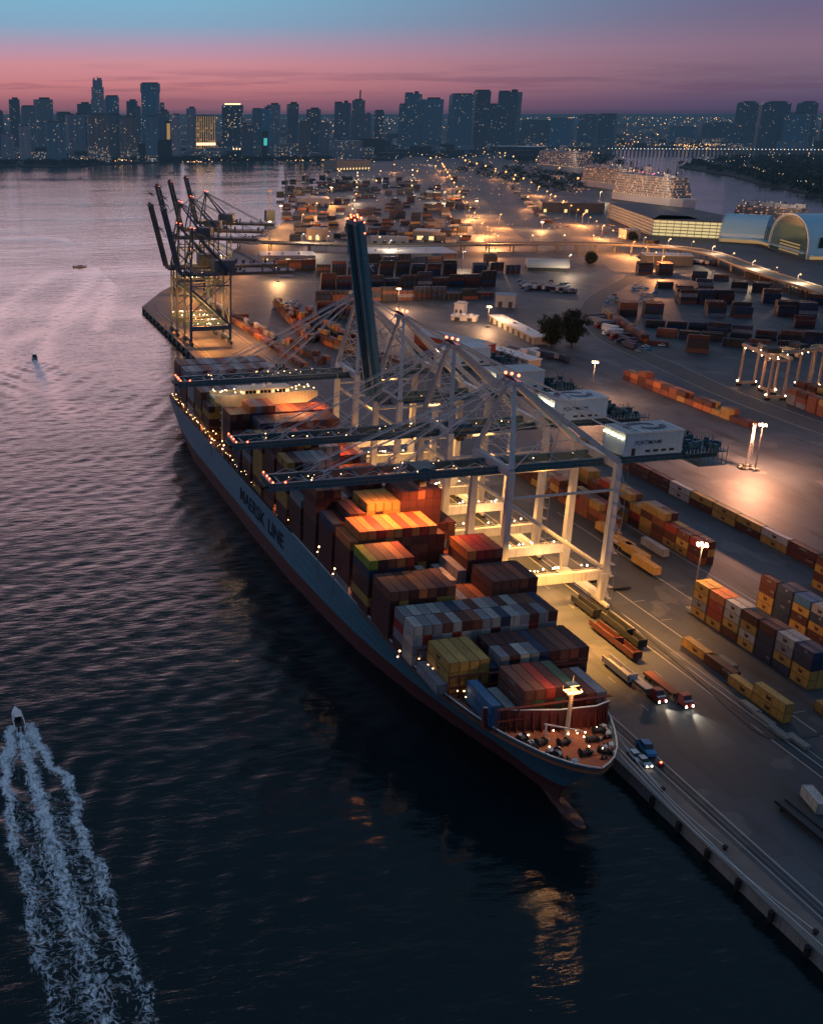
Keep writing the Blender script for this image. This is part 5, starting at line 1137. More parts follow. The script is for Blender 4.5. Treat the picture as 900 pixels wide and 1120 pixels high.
# x0, x1, top y (photo pixels), base y, distance, style, crown, extra label
TW = [(-14, 7, 120, 176, 3500, 'dark', 0, ''), (3, 17, 146, 177, 3300, 'pale', 0, ''), (13.5, 25.5, 107, 174, 3900, 'dark', 1, ''), (23, 35, 137, 178, 3250, 'pale', 2, 'short pale'),
      (27, 41, 115, 174, 3800, 'grey', 0, ''), (40.5, 60.5, 107, 174, 3900, 'grey', 1, ''), (52, 74, 132, 179, 3230, 'teal', 0, ''), (64, 80, 122, 174, 3700, 'dark', 0, ''), (74, 94, 124, 176, 3500, 'grey', 2, ''),
      (87, 102, 112, 173, 4000, 'dark', 1, ''), (101.5, 117.5, 85, 173, 4000, 'grey', 3, 'tallest, stepped-crown'), (97, 119, 124, 178, 3300, 'warm', 0, ''), (117, 132.5, 104, 172, 4100, 'teal', 0, ''), (118, 134, 124, 177, 3400, 'dark', 0, ''),
      (132, 151, 127, 177, 3350, 'warm', 0, ''), (140, 152, 109, 172, 4100, 'dark', 1, ''), (150, 155.5, 116, 172, 4000, 'grey', 0, ''), (155.5, 176.5, 90, 176, 3800, 'teal', 4, 'wide-topped teal'), (160, 173, 126, 178, 3300, 'teal', 0, ''), (173, 186, 120, 175, 3700, 'dark', 1, ''),
      (176, 181, 112, 173, 4100, 'teal', 0, ''), (188.5, 198, 124, 175, 3500, 'pale', 0, ''), (204, 215, 117, 175, 3700, 'grey', 1, ''), (212, 235.5, 126, 172, 3700, 'gold', 0, 'gold-lit hotel'), (243, 265.5, 113, 172, 3650, 'beacon', 5, 'glowing-crown'), (264, 278, 134, 174, 3400, 'dark', 0, ''),
      (275, 286, 118, 173, 3900, 'teal', 0, ''), (285.5, 296.5, 117, 173, 3850, 'teal', 1, ''), (291, 306, 113, 173, 3950, 'grey', 1, ''), (312.5, 325.5, 112, 174, 3700, 'teal', 1, ''), (326, 339, 132, 176, 3400, 'dark', 0, ''), (334, 349.5, 118, 173, 3800, 'dark', 1, ''),
      (348, 360, 134, 175, 3500, 'grey', 0, ''), (364, 382, 111, 173, 3900, 'dark', 2, ''), (382.5, 397, 108, 172, 4100, 'grey', 6, 'spired'), (393, 405.5, 123, 173, 3700, 'dark', 3, ''), (407.5, 417.5, 120, 171, 4000, 'beacon', 0, ''),
      (434, 442, 113, 166, 4200, 'teal', 0, ''), (440, 457.5, 101, 166, 4250, 'teal', 2, ''), (456, 482, 107, 166, 4300, 'teal', 1, ''), (488, 513, 102, 166, 4100, 'teal', 0, ''), (513.5, 531, 98, 166, 4200, 'dark', 0, ''), (526.5, 541, 113, 166, 4250, 'teal', 0, ''), (541, 564.5, 99, 166, 4200, 'dark', 2, ''),
      (568, 600, 131, 160, 4800, 'dark', 0, ''), (599, 624, 129, 160, 4700, 'teal', 0, ''), (630, 650, 125, 160, 4700, 'dark', 1, ''), (652, 671, 124, 160, 4700, 'dark', 0, ''), (731, 760, 138, 158, 5200, 'teal', 0, ''), (762, 796, 134, 160, 5000, 'dark', 1, ''),
      (800, 821, 111, 161, 4500, 'dark', 7, ''), (824, 855, 111, 161, 4500, 'dark', 7, ''), (853, 880, 123, 161, 4400, 'teal', 0, ''), (864, 886, 111, 161, 4600, 'dark', 7, ''), (893, 915, 122, 160, 4700, 'teal', 1, '')]
def tower(i, x0, x1, ty_, by, dist, style, crown, extra):
    m = FT[style]; xc_ = (x0+x1)/2
    X, Y, _ = bear(xc_, by, dist); 
    _, _, zt = bear(xc_, ty_, dist); xr_, yr_, _ = bear(x1, by, dist); w = math.dist((X, Y), (xr_, yr_))*1.9; d = w*random.uniform(.6, .9); zt += .6
    rz = -math.atan2(X-CX, Y)+random.uniform(-.25, .25); w /= (abs(math.cos(rz+math.atan2(X-CX, Y)))+.35*abs(math.sin(rz+math.atan2(X-CX, Y))))
    nm = extra or AD[style]
    t = empty('tower_block', (X, Y, -1), f"{nm} high-rise tower, {ORD[i]} from the left along the skyline", 'tower', 'skyline towers across the bay', rz)
    b = MB(); hh = zt
    if crown == 3: 
        b.box(-w/2, w/2, -d/2, d/2, 0, hh*.72, m); b.box(-w*.43, w*.43, -d*.43, d*.43, hh*.72, hh*.88); b.box(-w*.34, w*.34, -d*.34, d*.34, hh*.88, hh*.97); b.box(-w*.3, -w*.18, -d*.2, d*.2, hh*.97, hh); b.box(w*.02, w*.3, -d*.2, d*.2, hh*.97, hh)
    elif crown == 7:  # slope-shouldered block
        b.prof([(-w/2, 0), (w/2, 0), (w/2, hh*.96), (w*.3, hh), (-w*.42, hh*.985), (-w/2, hh*.93)], 'y', -d/2, d/2, m)
    elif crown == 4:
        b.box(-w*.46, w*.46, -d/2, d/2, 0, hh*.86, m); b.box(-w/2, w/2, -d/2, d/2, hh*.86, hh*.985)
    else: b.box(-w/2, w/2, -d/2, d/2, 0, hh*.975, m)
    b.obj('wall', t)
    b = MB()
    if crown in (0, 4): b.box(-w*.42, w*.42, -d*.42, d*.42, hh*.975, hh, M['roofdark'])
    elif crown in (1, 7): b.box(-w*.2, w*.35, -d*.3, d*.3, hh*.96, hh*1.01, M['roofdark'])
    elif crown == 2: b.box(-w*.5, -w*.1, -d*.4, d*.4, hh*.97, hh, M['roofdark']).box(w*.1, w*.3, -d*.3, d*.3, hh*.97, hh*1.02)
    elif crown == 3: b.box(-w*.02, w*.02, -1, 1, hh*.97, hh*1.02, M['roofdark'])
    elif crown == 5: b.box(-w*.36, w*.36, -d*.4, d*.4, hh*.975, hh*1.0, M['warmfar'])
    elif crown == 6: b.box(-w*.3, w*.3, -d*.3, d*.3, hh*.97, hh, M['roofdark']).box(w*.1-2.5, w*.1+2.5, -2.5, 2.5, hh, hh*1.16)
    b.obj('roof', t)
    if i % 2 == 0 or style in ('gold', 'warm'):
        b = MB(); ph = random.uniform(12, 30); b.box(-w*.62, w*.62, -d*.8, -d*.505, 0, ph, FT['warm'] if i % 4 else FT['grey']); b.obj('podium', t)
    if style == 'gold':
        b = MB()
        for k in range(9): b.box(-w*.48+k*w*.115, -w*.45+k*w*.115, -d/2-1.2, -d/2-.3, 12, hh*.98, M['softwarm'])
        b.box(-w*.5, w*.5, -d/2-1.5, -d/2-.2, hh*.28, hh*.34, M['warmfar']); b.obj('light_strip', t)
    if style == 'beacon' and crown == 5:
        b = MB()
        for k in range(7): b.octa((-w*.5+k*w/6, -d/2-1.5, 26), 3, M['warmfar'])
        b.obj('light_strip', t)
for i, a in enumerate(TW): tower(i, *a)
lab = (('cyan-lit crown panel between teal towers', 290.5, 154, M['cyanlamp']), ('warm lit gap panel beside the pale tower', 184.5, 143, M['softwarm']))
for k, (l, px, py, m) in enumerate(lab):
    X, Y, Z = bear(px, py, 3600); b = MB(); b.box(X-5, X+5, Y-2, Y+2, Z-14 if k == 0 else Z-26, Z+8 if k == 0 else Z+22, m); b.box(X-9, X+9, Y+2, Y+12, 0, Z+30, M['roofdark']); tag(b.obj('lit_sign_building'), 'building with a '+l, 'building')
# mass of low-rise fabric, waterfront and far lights
b = MB()
for _ in range(900):
    px = random.uniform(-60, 960); dist = random.uniform(3350, 5200) if random.random() < .55 else random.uniform(4800, 12000)
    X, Y, _ = bear(px, 170, dist)
    if px > 575 and dist < 4600: continue
    w = random.uniform(12, 45); h = random.expovariate(1/13.)+6; h = min(h, 55 if px < 430 else 30)
    b.box(X-w, X+w, Y-w*.5, Y+w*.5, -1, h, random.choice((FT['grey'], FT['warm'], M['boxlow'], M['boxlow'], M['boxlow'], M['boxlow'])))
b.obj('low_rise_city', kind='stuff', label='low dark city blocks filling the mainland behind the towers', category='city blocks')
b = MB()
for _ in range(1900):
    px = random.uniform(-40, 940); r = random.random()
    dist = 3200+random.expovariate(1/900.) if r < .35 else random.uniform(3300, 24000)
    if px > 560: dist = max(dist, 4700)
    X, Y, _ = bear(px, 165, dist); s = dist/1182*random.choice((.12, .16, .2, .25, .42))
    b.octa((X, Y, random.uniform(3, 12) if dist < 6000 else random.uniform(8, 30)), s, random.choices((M['sodfar'], M['warmfar'], M['coolfar']), (5, 4, 1))[0])
b.obj('city_lights', kind='stuff', label='scattered points of light of the far city', category='lights')
b = MB()
for _ in range(330):   # bright clusters: waterfront below the towers and the port entrance
    c = random.choice(((100, 176, 9, 1.5), (135, 175, 7, 2), (212, 176, 8, 3), (225, 170, 6, 2), (470, 172, 40, 3), (700, 152, 30, 4), (760, 160, 14, 2), (340, 176, 25, 1), (600, 172, 30, 3)))
    px = random.gauss(c[0], c[2]); py = random.gauss(c[1], c[3]); X, Y = at(px, min(179, max(148, py))); d = math.hypot(X-CX, Y)
    b.octa((X, Y, 5), d/1182*random.choice((.3, .45, .6)), random.choice((M['sodfar'], M['warmfar'], M['warmfar'])))
b.obj('waterfront_lights', kind='stuff', label='dense warm lights at the foot of the towers', category='lights')
# ------------------------------------------------------------------ vegetation
def clumps(b, pts, m, size, n):
    for (x, y, r, h) in pts:
        for _ in range(n):
            a = random.uniform(0, 6.28); q = r*math.sqrt(random.random()); z = h*(.25+.75*random.random()); s = size*random.uniform(.5, 1.3)
            cx_, cy_ = x+q*math.cos(a), y+q*math.sin(a)
            for _k in range(3):
                v = [(cx_+random.uniform(-s, s), cy_+random.uniform(-s, s), z+random.uniform(-s, s)*.8) for _ in range(3)]; i = len(b.v); b.v += v; b.f.append((i, i+1, i+2)); b.m.append(b.mi(m))
b = MB(); P = []
def inpoly(x, y, poly):
    c = False; j = len(poly)-1
    for i in range(len(poly)):
        if (poly[i][1] > y) != (poly[j][1] > y) and x < (poly[j][0]-poly[i][0])*(y-poly[i][1])/(poly[j][1]-poly[i][1])+poly[i][0]: c = not c
        j = i
    return c
while len(P) < 420:
    p = at(random.uniform(742, 960), random.uniform(173, 226))
    if inpoly(p[0], p[1], isl): P.append((p[0], p[1], 14, 13))
clumps(b, P, M['leafdark'], 5., 16); b.obj('island_woodland', kind='stuff', label='dark low woodland covering the islands at the right', category='woodland')
b = MB(); P = []
for _ in range(130):
    px, py = random.uniform(500, 640), random.uniform(176, 212)
    f = (px-500)/140
    if abs(py-(184+f*22)) > 7+4*f: continue
    p = at(px, py); P.append((p[0], p[1], 12, 12))
for _ in range(60):
    p = at(random.uniform(560, 680), random.uniform(171, 182)); P.append((p[0], p[1], 14, 13))
clumps(b, P, M['leafdark'], 3.5, 22); b.obj('roadside_trees', kind='stuff', label='dark belt of trees along the port road and shore', category='trees')
b = MB(); P = []
for _ in range(160):
    px = random.uniform(-10, 365); p = at(px, 180.5 if px < 130 else 177); P.append((p[0], p[1]+random.uniform(5, 60), 14, 12))
clumps(b, P, M['leafdark'], 6, 12); b.obj('shore_trees', kind='stuff', label='dark trees along the city waterfront', category='trees')
def tree(px, py, h, r, label):
    x, y = at(px, py); t = empty('tree', (x, y, 0), label, 'tree', 'pair of dark trees in the yard')
    b = MB(); b.cyl((0, 0, 0), (.3, .2, h*.5), .45, .25, 8, M['bark'])
    for k in range(6): a = k*1.05; b.cyl((.2, .1, h*(.28+.03*k)), (r*.6*math.cos(a), r*.6*math.sin(a), h*(.5+.05*k)), .2, .07, 5)
    b.obj('trunk', t); b = MB()
    for _ in range(150):
        a = random.uniform(0, 6.28); z = random.uniform(.14, 1.); q = r*math.sqrt(random.random())*math.sin(math.pi*min(1, max(.18, 1.12-z)))**.7*(1+.32*math.sin(3*a+px)+.2*math.sin(7*a+z*9)); z *= 1+.13*math.sin(5*a+px*2)
        cx_, cy_, cz_ = q*math.cos(a), q*math.sin(a), h*z
        for _k in range(60):
            s = .7; c0 = (cx_+random.gauss(0, 1), cy_+random.gauss(0, 1), cz_+random.gauss(0, .9))
            i = len(b.v); b.v += [tuple(c0[j]+random.uniform(-s, s) for j in range(3)) for _ in range(3)]; b.f.append((i, i+1, i+2)); b.m.append(b.mi(M['leafdark']))
    b.obj('crown', t)
tree(603, 378, 17, 6.6, 'dark bushy tree in the yard, left one of the pair'); tree(625, 377, 19, 7.4, 'dark bushy tree in the yard, right and taller one of the pair')
tree(645, 288, 9, 4, 'small dark tree by the elevated road'); tree(690, 262, 7, 4, 'small dark tree below the terminal')
# ------------------------------------------------------------------ port buildings
def basis(pxa, pxb):
    a, c = at(*pxa), at(*pxb); rz = math.atan2(c[1]-a[1], c[0]-a[0]); return a, math.dist(a, c), rz
def shed(pxa, pxb, depth, h, wall, roof, label, kind='flat', name='warehouse', lit=0, cat='warehouse'):
    a, w, rz = basis(pxa, pxb); t = empty(name, (a[0], a[1], 0), label, cat, None, rz)
    b = MB(); b.box(0, w, 0, depth, 0, h, M[wall]); b.obj('wall', t)
    b = MB()
    if kind == 'flat':
        b.box(-.5, w+.5, -.5, depth+.5, h, h+.5, M[roof]); [b.box(w*f, w*f+2, depth*.4, depth*.4+2, h+.5, h+1.6) for f in (.15, .4, .7)]
    elif kind == 'gable': b.prof([(-.6, h), (depth+.6, h), (depth/2, h+depth*.16)], 'x', -.5, w+.5, M[roof])
    elif kind == 'dome':
        pr2 = [(depth*.5-depth*.54*math.cos(math.pi*k/10), h+depth*.24*math.sin(math.pi*k/10)) for k in range(11)]; b.prof(pr2, 'x', -.3, w+.3, M[roof])
    b.obj('roof', t)
    n = max(2, int(w/9)); 
    for k in range(min(n, 12)):
        b = MB(); b.box((k+.3)*w/n, (k+.7)*w/n, -.12, -.03, .1, min(4.4, h*.75), M['warmdim'] if lit and k % lit == 0 else M['roofdark']); b.obj('door', t)
    return t
shed((535, 352), (583, 377), 9, 4.5, 'wallbeige', 'roofwhite', 'long low shed with pale roof and trailer docks beside the two dark trees')
shed((493, 350), (520, 352), 9, 3, 'roofwhite', 'roofwhite', 'small stepped off-white building beside the long shed')
shed((496, 345), (506, 346), 8, 8.5, 'roofwhite', 'roofwhite', 'square off-white upper hut of the stepped building')
shed((541, 336), (563, 337), 10, 9, 'roofgrey', 'roofgrey', 'grey tarpaulin-covered block alone on the dark yard', 'gable')
shed((577, 296), (622, 297), 26, 3, 'roofdark', 'roofgrey', 'grey dome-roofed storage tent near the elevated road', 'dome', 'storage_tent', cat='tent')
shed((592, 232), (660, 233), 60, 13, 'roofdark', 'roofdark', 'large black flat warehouse beside the truck road', lit=3)
shed((452, 262), (478, 263), 22, 10, 'wallbeige', 'roofwhite', 'orange-lit small warehouse in the far yard', lit=1)
shed((405, 268), (446, 269), 8, 9, 'roofgrey', 'roofgrey', 'low grey canopy left of the orange-lit warehouse')
shed((400, 286), (500, 285), 60, 7, 'roofgrey', 'roofgrey', 'broad pale grey flat-roofed warehouse above the dark container blocks')
shed((285, 288), (345, 288), 34, 7, 'roofgrey', 'roofgrey', 'pale grey flat-roofed warehouse behind the dark blue cranes', lit=2)
shed((325, 226), (360, 226), 40, 12, 'roofgrey', 'roofgrey', 'grey warehouse on the far berth')
shed((335, 262), (352, 263), 18, 12, 'wallbeige', 'roofgrey', 'small orange-lit block house on the far berth', lit=1)
shed((452, 384), (520, 400), 16, 11, 'cranered', 'roofwhite', 'long open shed with white roof panels behind the crane trusses', 'gable')
shed((534, 388), (577, 402), 9, 4, 'wallbeige', 'roofwhite', 'low pale-roofed gatehouse with parked trailers beside the cranes')
shed((368, 186), (405, 185), 60, 22, 'wallbeige', 'roofdark', 'low arena-like hall with a lit colonnade at the head of the port', lit=1)
shed((448, 160), (486, 160), 120, 35, 'roofgrey', 'tealroof', 'pale wide hall below the teal waterfront towers', lit=2)
shed((545, 168), (600, 168), 120, 22, 'roofdark', 'tealroof', 'long low dark convention building at the mainland shore', lit=2)
shed((684, 262), (700, 262), 24, 10, 'wallbeige', 'roofgrey', 'beige corner building at the foot of the lit parking garage')
shed((826, 296), (905, 330), 3, 4, 'wallbeige', 'roofgrey', 'line of small lit booths under the elevated road', lit=1)
shed((705, 290), (757, 291), 22, 9, 'roofdark', 'roofgrey', 'grey roofed depot behind the right yard stacks')
# lit parking garage: slabs with glowing floors
a, w, rz = basis((712, 258), (790, 262)); t = empty('parking_garage', (a[0], a[1], 0), 'long open-sided parking garage with rows of glowing yellow decks', 'garage', None, rz)
def garage(t, w, dep, x0=0):
    b = MB()
    for k in range(6): b.box(x0, x0+w, 0, dep, k*3.6, k*3.6+.7, M['wallbeige'])
    b.obj('floor_slab', t)
    b = MB(); n = int(w/7)
    for k in range(n+1): b.box(x0+k*w/n-.3, x0+k*w/n+.3, -.3, .35, 0, 18.7, M['wallbeige'])
    b.obj('column', t)
    b = MB()
    for k in range(5): b.box(x0+.5, x0+w-.5, 3, 3.2, k*3.6+.9, k*3.6+3.4, M['gar'])
    b.obj('lit_interior', t); b = MB(); b.box(x0-1, x0+w+1, -1, dep+1, 18.7, 19.4, M['roofdark']); b.obj('roof', t)
M['gar'] = glow('garage_interior_light', (1, .80, .38), .75)
garage(t, w, 60)
a, w, rz = basis((664, 238), (712, 258)); t = empty('parking_garage', (a[0], a[1], 0), 'angled garage wing with cream lit decks left of the long garage', 'garage', None, rz); M['gar'] = glow('garage_wing_light', (1, .72, .5), .4); garage(t, w, 50)
# terminal with barrel roofs
def barrel(pxa, pxb, depth, hgt, label, glassend=True, skew=0.):
    a, w, rz = basis(pxa, pxb); t = empty('cruise_terminal', (a[0], a[1], 0), label, 'terminal', None, rz)
    b = MB(); n = 18; pr2 = [(depth*.5-depth*.5*math.cos(math.pi*(k/n)**1.0), 2+hgt*math.sin(math.pi*k/n)**.75) for k in range(n+1)]
    b.prof(pr2+[(depth, 0), (0, 0)], 'x', 0, w, M['tealroof']); b.obj('roof', t)
    if glassend:
        b = MB(); inner = [(depth*.5-(depth*.46)*math.cos(math.pi*(k/n)), 2+(hgt-1.6)*math.sin(math.pi*k/n)**.75) for k in range(n+1)]
        b.prof(inner+[(depth*.96, .3), (depth*.04, .3)], 'x', -.6, -.05, M['tealglass']); g_ = b.obj('glass_end', t)
        b = MB()
        for p, q in zip(pr2, pr2[1:]): b.bar((-.9, p[0], p[1]), (-.9, q[0], q[1]), .6, .8, M['roofwhite'])
        for k in range(4): b.box(-1.1, -.7, depth*.2, depth*.7, 2+k*3, 3.2+k*3, M['softwarm'])
        b.obj('lit_frame', t)
    b = MB(); b.box(2, w-1, -3, -.5, .5, 3.2, M['softwarm']).box(0, w, -12, -.2, 4.8, 5.4, M['tealroof']); b.obj('entrance_canopy', t)
    return t
barrel((786, 264), (834, 267), 50, 27, 'cruise terminal hall with smooth blue barrel roof, the left of two')
barrel((882, 284), (960, 285), 100, 38, 'cruise terminal hall with high blue barrel roof cut by the right edge')
a, w, rz = basis((830, 266), (889, 284)); t = empty('terminal_atrium', (a[0], a[1], 0), 'dark green glass atrium joining the two blue barrel halls', 'terminal', None, rz)
b = MB(); b.hexa([(0, 0, 0), (w, 0, 0), (w, 60, 0), (0, 46, 0), (0, 2, 17), (w, 4, 21), (w, 50, 30), (0, 40, 24)], M['tealglass']); b.obj('glass_wall', t)
b = MB(); [b.bar((w*k/12, -.2, .5), (w*k/12, 1.8, 17+k*.3), .4, m=M['tealroof']) for k in range(13)]; b.box(2, w-2, -3, -.4, .5, 3.2, M['softwarm']); b.box(0, w, -11, -.2, 5.2, 5.9, M['tealroof']); b.obj('entrance_canopy', t)
b = MB(); [b.ball((w*.3+random.uniform(-12, 12), 30+random.uniform(-8, 8), 27), .8, M['warmfar']) for _ in range(9)]; b.obj('roof_lamp', t)
# ------------------------------------------------------------------ cruise ships
def cruise(px, py, L, heading, label, sc_=1., lit='warmfar', pink=False):
    x, y = at(px, py, WZ); t = empty('cruise_ship', (x, y, WZ), label, 'cruise ship', None, heading)
    W2 = 18*sc_
    b = MB(); P = [(-L/2, -W2*.85), (L*.32, -W2), (L*.43, -W2*.6), (L/2, 0), (L*.43, W2*.6), (L*.32, W2), (-L/2, W2*.85)]
    b.poly(P, -1, 14*sc_, M['shipwhite']); b.obj('hull', t)
    b = MB()
    for k in range(8):
        z = 14*sc_+k*3.6*sc_; e = k*L*.012
        b.box(-L*.47+e*.4, L*.33-e, -W2*.98, W2*.98, z, z+2.6*sc_, M['c_navy'] if False else M['cabin']); b.box(-L*.475+e*.4, L*.335-e, -W2, W2, z+2.6*sc_, z+3.6*sc_, M['shipwhite'])
    b.obj('superstructure', t)
    top = 14*sc_+8*3.6*sc_
    b = MB(); b.tbox(-L*.12, 0, top, top+12*sc_, 22*sc_, 12*sc_, 14*sc_, 8*sc_, M['roofdark'] if False else M['shipwhite']); b.obj('funnel', t)
    b = MB()
    for k in range(26): 
        X = random.uniform(-L*.42, L*.25); Y = random.uniform(-W2*.8, W2*.8); hh = random.uniform(4, 15)*sc_; b.bar((X, Y, top), (X+random.uniform(-2, 2), Y, top+hh), 1.0, m=M['roofdark'])
        b.box(X-4, X+4, Y-2, Y+2, top, top+random.uniform(2, 5), M['shipwhite'])
    b.cyl((L*.22, 0, top), (L*.22, 0, top+16*sc_), 1.4, .6, 6); b.obj('deck_structure', t)
    b = MB()
    for k in range(24):
        b.octa((random.uniform(-L*.45, L*.3), random.choice((-1, 1))*W2*1.02, 16*sc_+random.uniform(0, 26)*sc_), random.uniform(.4, .7)*sc_, M[lit])
    for k in range(16): b.octa((random.uniform(-L*.4, L*.25), random.uniform(-W2, W2)*.8, top+random.uniform(1, 6)), random.uniform(.6, 1.2)*sc_, M['pinklamp'] if pink and k % 2 else M[lit])
    for k in range(24): b.octa((-L*.45+k*L*.036, -W2*1.03, 14.6*sc_), .5*sc_, M[lit])
    b.obj('lamp', t)
    lamp(x-30*sc_, y-60*sc_, 40, 9000, (1, .7, .45), 3)  # warm point light added beside the hull to brighten the white ship
M['cabin'] = facade('cabin_balconies', (.10, .09, .09), .4, warm=(1, .42, .18, 1), cool=(1, .6, .4, 1), s=.8, fx=3.4, fz=3.6)
cruise(716, 224, 190, R(90+26-205), 'cruise ship with brown balcony decks and pink top lights behind the garage', 1.05, pink=True)
cruise(672, 208, 190, R(90+26-205), 'cruise ship with lit stern decks, middle one of the row', .95)
cruise(620, 189, 230, R(90+26-205), 'white cruise ship farthest away in the row of three', 1.15)
cruise(850, 244, 120, R(-60), 'small dark ship mast and deck showing behind the terminal roof', .5)
# causeway bridge
a = at(664, 168.5); c = at(905, 170.); t = empty('causeway_bridge', (a[0], a[1], 0), 'long low causeway bridge with a row of lamps across the right bay', 'bridge')
w = math.dist(a, c); t.rotation_euler[2] = math.atan2(c[1]-a[1], c[0]-a[0])
b = MB(); b.box(-60, w, -9, 9, 13, 15.5, M['concrete']); b.obj('deck', t)
b = MB(); 
for k in range(56): b.box(k*w/56-1.6, k*w/56+1.6, -7, 7, -4, 13, M['concrete'])
b.obj('pier', t); b = MB()
for k in range(60): b.octa((k*w/60, -9.5, 18.5), 1.7, M['coolfar'] if k % 3 else M['warmfar'])
b.obj('lamp', t)
b = MB()
for k in range(90):
    f = random.random(); p = at(800+100*f+random.uniform(-4, 4), 184+28*f**1.3+random.uniform(-2, 2)) if k % 2 else at(random.uniform(760, 890), random.uniform(166, 181)); b.octa((p[0], p[1], 10), math.hypot(*p)/1182*.3, M['warmfar'] if k % 3 else M['coolfar'])
b.obj('island_lights', kind='stuff', label='small lights along the islands shore road', category='lights')
# ------------------------------------------------------------------ vehicles
def car_mesh(col, L=4.6, van=False):
    b = MB(); h = L/2
    b.prof([(-h, .35), (h, .35), (h, .85), (h*.55, 1.0), (-h*.95, 1.0), (-h, .8)], 'x', -.9, .9, M[col])
    top = [(h*.5, 1.0), (h*.22, 1.5), (-h*.55, 1.5), (-h*.85, 1.0)] if not van else [(h*.75, 1.0), (h*.5, 2.0), (-h*.97, 2.0), (-h, 1.0)]
    b.prof(top, 'x', -.78, .78, M['glassdark']); b.box(-.74, .74, top[2][0]+.05, top[1][0]-.05, top[1][1], top[1][1]+.05, M[col])
    w = MB()
    return b.mesh('car')
def wheel_mesh(r=.34, wd=.24):
    b = MB(); b.cyl((-wd/2, 0, 0), (wd/2, 0, 0), r, n=10, m=M['rubber']); return b.mesh('wheel')
WM = wheel_mesh(); CMs = {k: car_mesh(k) for k in ('white', 'silver', 'bluecar', 'redcar')}; VM = car_mesh('white', 5.4, True)
def car(x, y, rz, col, label, group, parts=True, van=False, z=0):
    o = bpy.data.objects.new('parked_car', VM if van else CMs[col]); COL.objects.link(o); o.location = (x, y, z); o.rotation_euler[2] = rz; tag(o, label, 'van' if van else 'car', group)
    if parts:
        for sx in (-.82, .82):
            for sy in (-1.45, 1.45):
                w = bpy.data.objects.new('wheel', WM); COL.objects.link(w); w.parent = o; w.location = (sx, sy, .34)
    return o
x, y = at(706, 822); o = car(x, y, R(170), 'bluecar', 'bright blue van parked on the quay edge beside the bow', 'vehicles on the quay beside the bow'); o.scale = (1.25, 1.3, 1.5)
x, y = at(694, 829); o = car(x, y, R(176), 'white', 'white car beside the blue van at the quay edge, rear one', 'vehicles on the quay beside the bow')
x, y = at(703, 835); o = car(x, y, R(178), 'white', 'white car with headlamps beside the blue van, front one', 'vehicles on the quay beside the bow')
b = MB(); [b.ball((s, 2.32, .72), .14, M['head']) for s in (-.6, .6)]; b.obj('headlight', o)
x, y = at(722, 838); b = MB(); b.box(x-.5, x+.5, y-.5, y+.5, .04, .9, M['redcar']); b.ball((x, y, 1.0), .22, M['redlamp']); tag(b.obj('marker_light'), 'small red marker light beside the parked cars on the quay', 'marker light')
def truck(px, py, rz, label, box=None, head=True):
    x, y = at(px, py); t = empty('semi_truck', (x, y, 0), label, 'truck', 'trucks with flat trailers on the quay lane', rz)
    b = MB(); b.prof([(8.9, .7), (8.9, 1.9), (7.9, 2.1), (7.5, 3.3), (5.8, 3.4), (5.8, .7)], 'x', -1.2, 1.2, M['redcar']); cab = b.obj('cab', t)
    b = MB(); b.prof([(7.93, 2.12), (7.98, 2.15), (7.6, 3.2), (7.55, 3.17)], 'x', -1.05, 1.05, M['glassdark']); b.obj('windscreen', cab)
    b = MB(); b.box(-1.1, 1.1, 7.9, 8.5, 2.0, 2.12, M['white']); b.obj('bonnet', cab)
    b = MB(); b.box(-.45, -.2, -8, 6.2, .9, 1.3, M['dark']).box(.2, .45, -8, 6.2, .9, 1.3); 
    for k in range(8): b.box(-1.2, 1.2, -7.8+k*1.7, -7.5+k*1.7, 1.1, 1.35)
    b.box(-1.22, -1.1, -8, 3.6, 1.1, 1.4); b.box(1.1, 1.22, -8, 3.6, 1.1, 1.4); b.obj('trailer', t)
    for yy in (-6.8, -5.5, 5., 6.2, 8.1):
        for s in (-1, 1): w = bpy.data.objects.new('wheel', WM); COL.objects.link(w); w.parent = t; w.location = (s*1.05, yy, .5); w.scale = (1.4, 1.45, 1.45)
    b = MB(); b.ball((-.95, 8.92, 1.0), .26, M['head']); b.obj('headlight', t); b = MB(); b.ball((.95, 8.92, 1.0), .26, M['head']); b.obj('headlight', t)
    if head:
        l = bpy.data.lights.new('headlight_beam', 'SPOT'); l.energy = 3800; l.spot_size = R(60); l.spot_blend = .7; l.color = (1, .85, .6); l.shadow_soft_size = .2
        o = bpy.data.objects.new('headlight_beam', l); COL.objects.link(o); o.parent = t; o.location = (0, 9.3, 1.2); o.rotation_euler = (R(80), 0, R(0))
    if box: b = MB(); b.box(-1.2, 1.2, -7.8, 3.8, 1.45, 1.8, M[box]); b.obj('load_bed', t)
truck(699, 752, R(180+2), 'red truck with headlamps on and long flat trailer, the one nearer the ship', 'roofgrey')
truck(728, 757, R(180+1), 'red truck with headlamps on and short loaded trailer, the one farther from the ship', 'deck')
def flat(px, py, L, label, m='dark', hh=1.6, rz=0, w=2.6):
    x, y = at(px, py); t = empty('flatbed_trailer', (x, y, 0), label, 'trailer', 'dark flat trailers parked in a line on the quay', rz)
    b = MB(); b.box(-w/2, w/2, -L/2, L/2, .9, 1.3, M[m]); b.box(-w/2, -w/2+.2, -L/2, L/2, 1.3, hh+1); b.box(w/2-.2, w/2, -L/2, L/2, 1.3, hh+1); b.box(-w/2, w/2, -L/2, -L/2+.3, 1.3, hh+1.5); b.obj('bed', t)
    for yy in (-L/2+1.5, -L/2+2.8, L/2-2):
        for s in (-1, 1): q = bpy.data.objects.new('wheel', WM); COL.objects.link(q); q.parent = t; q.location = (s*1.05, yy, .5); q.scale = (1.3, 1.4, 1.4)
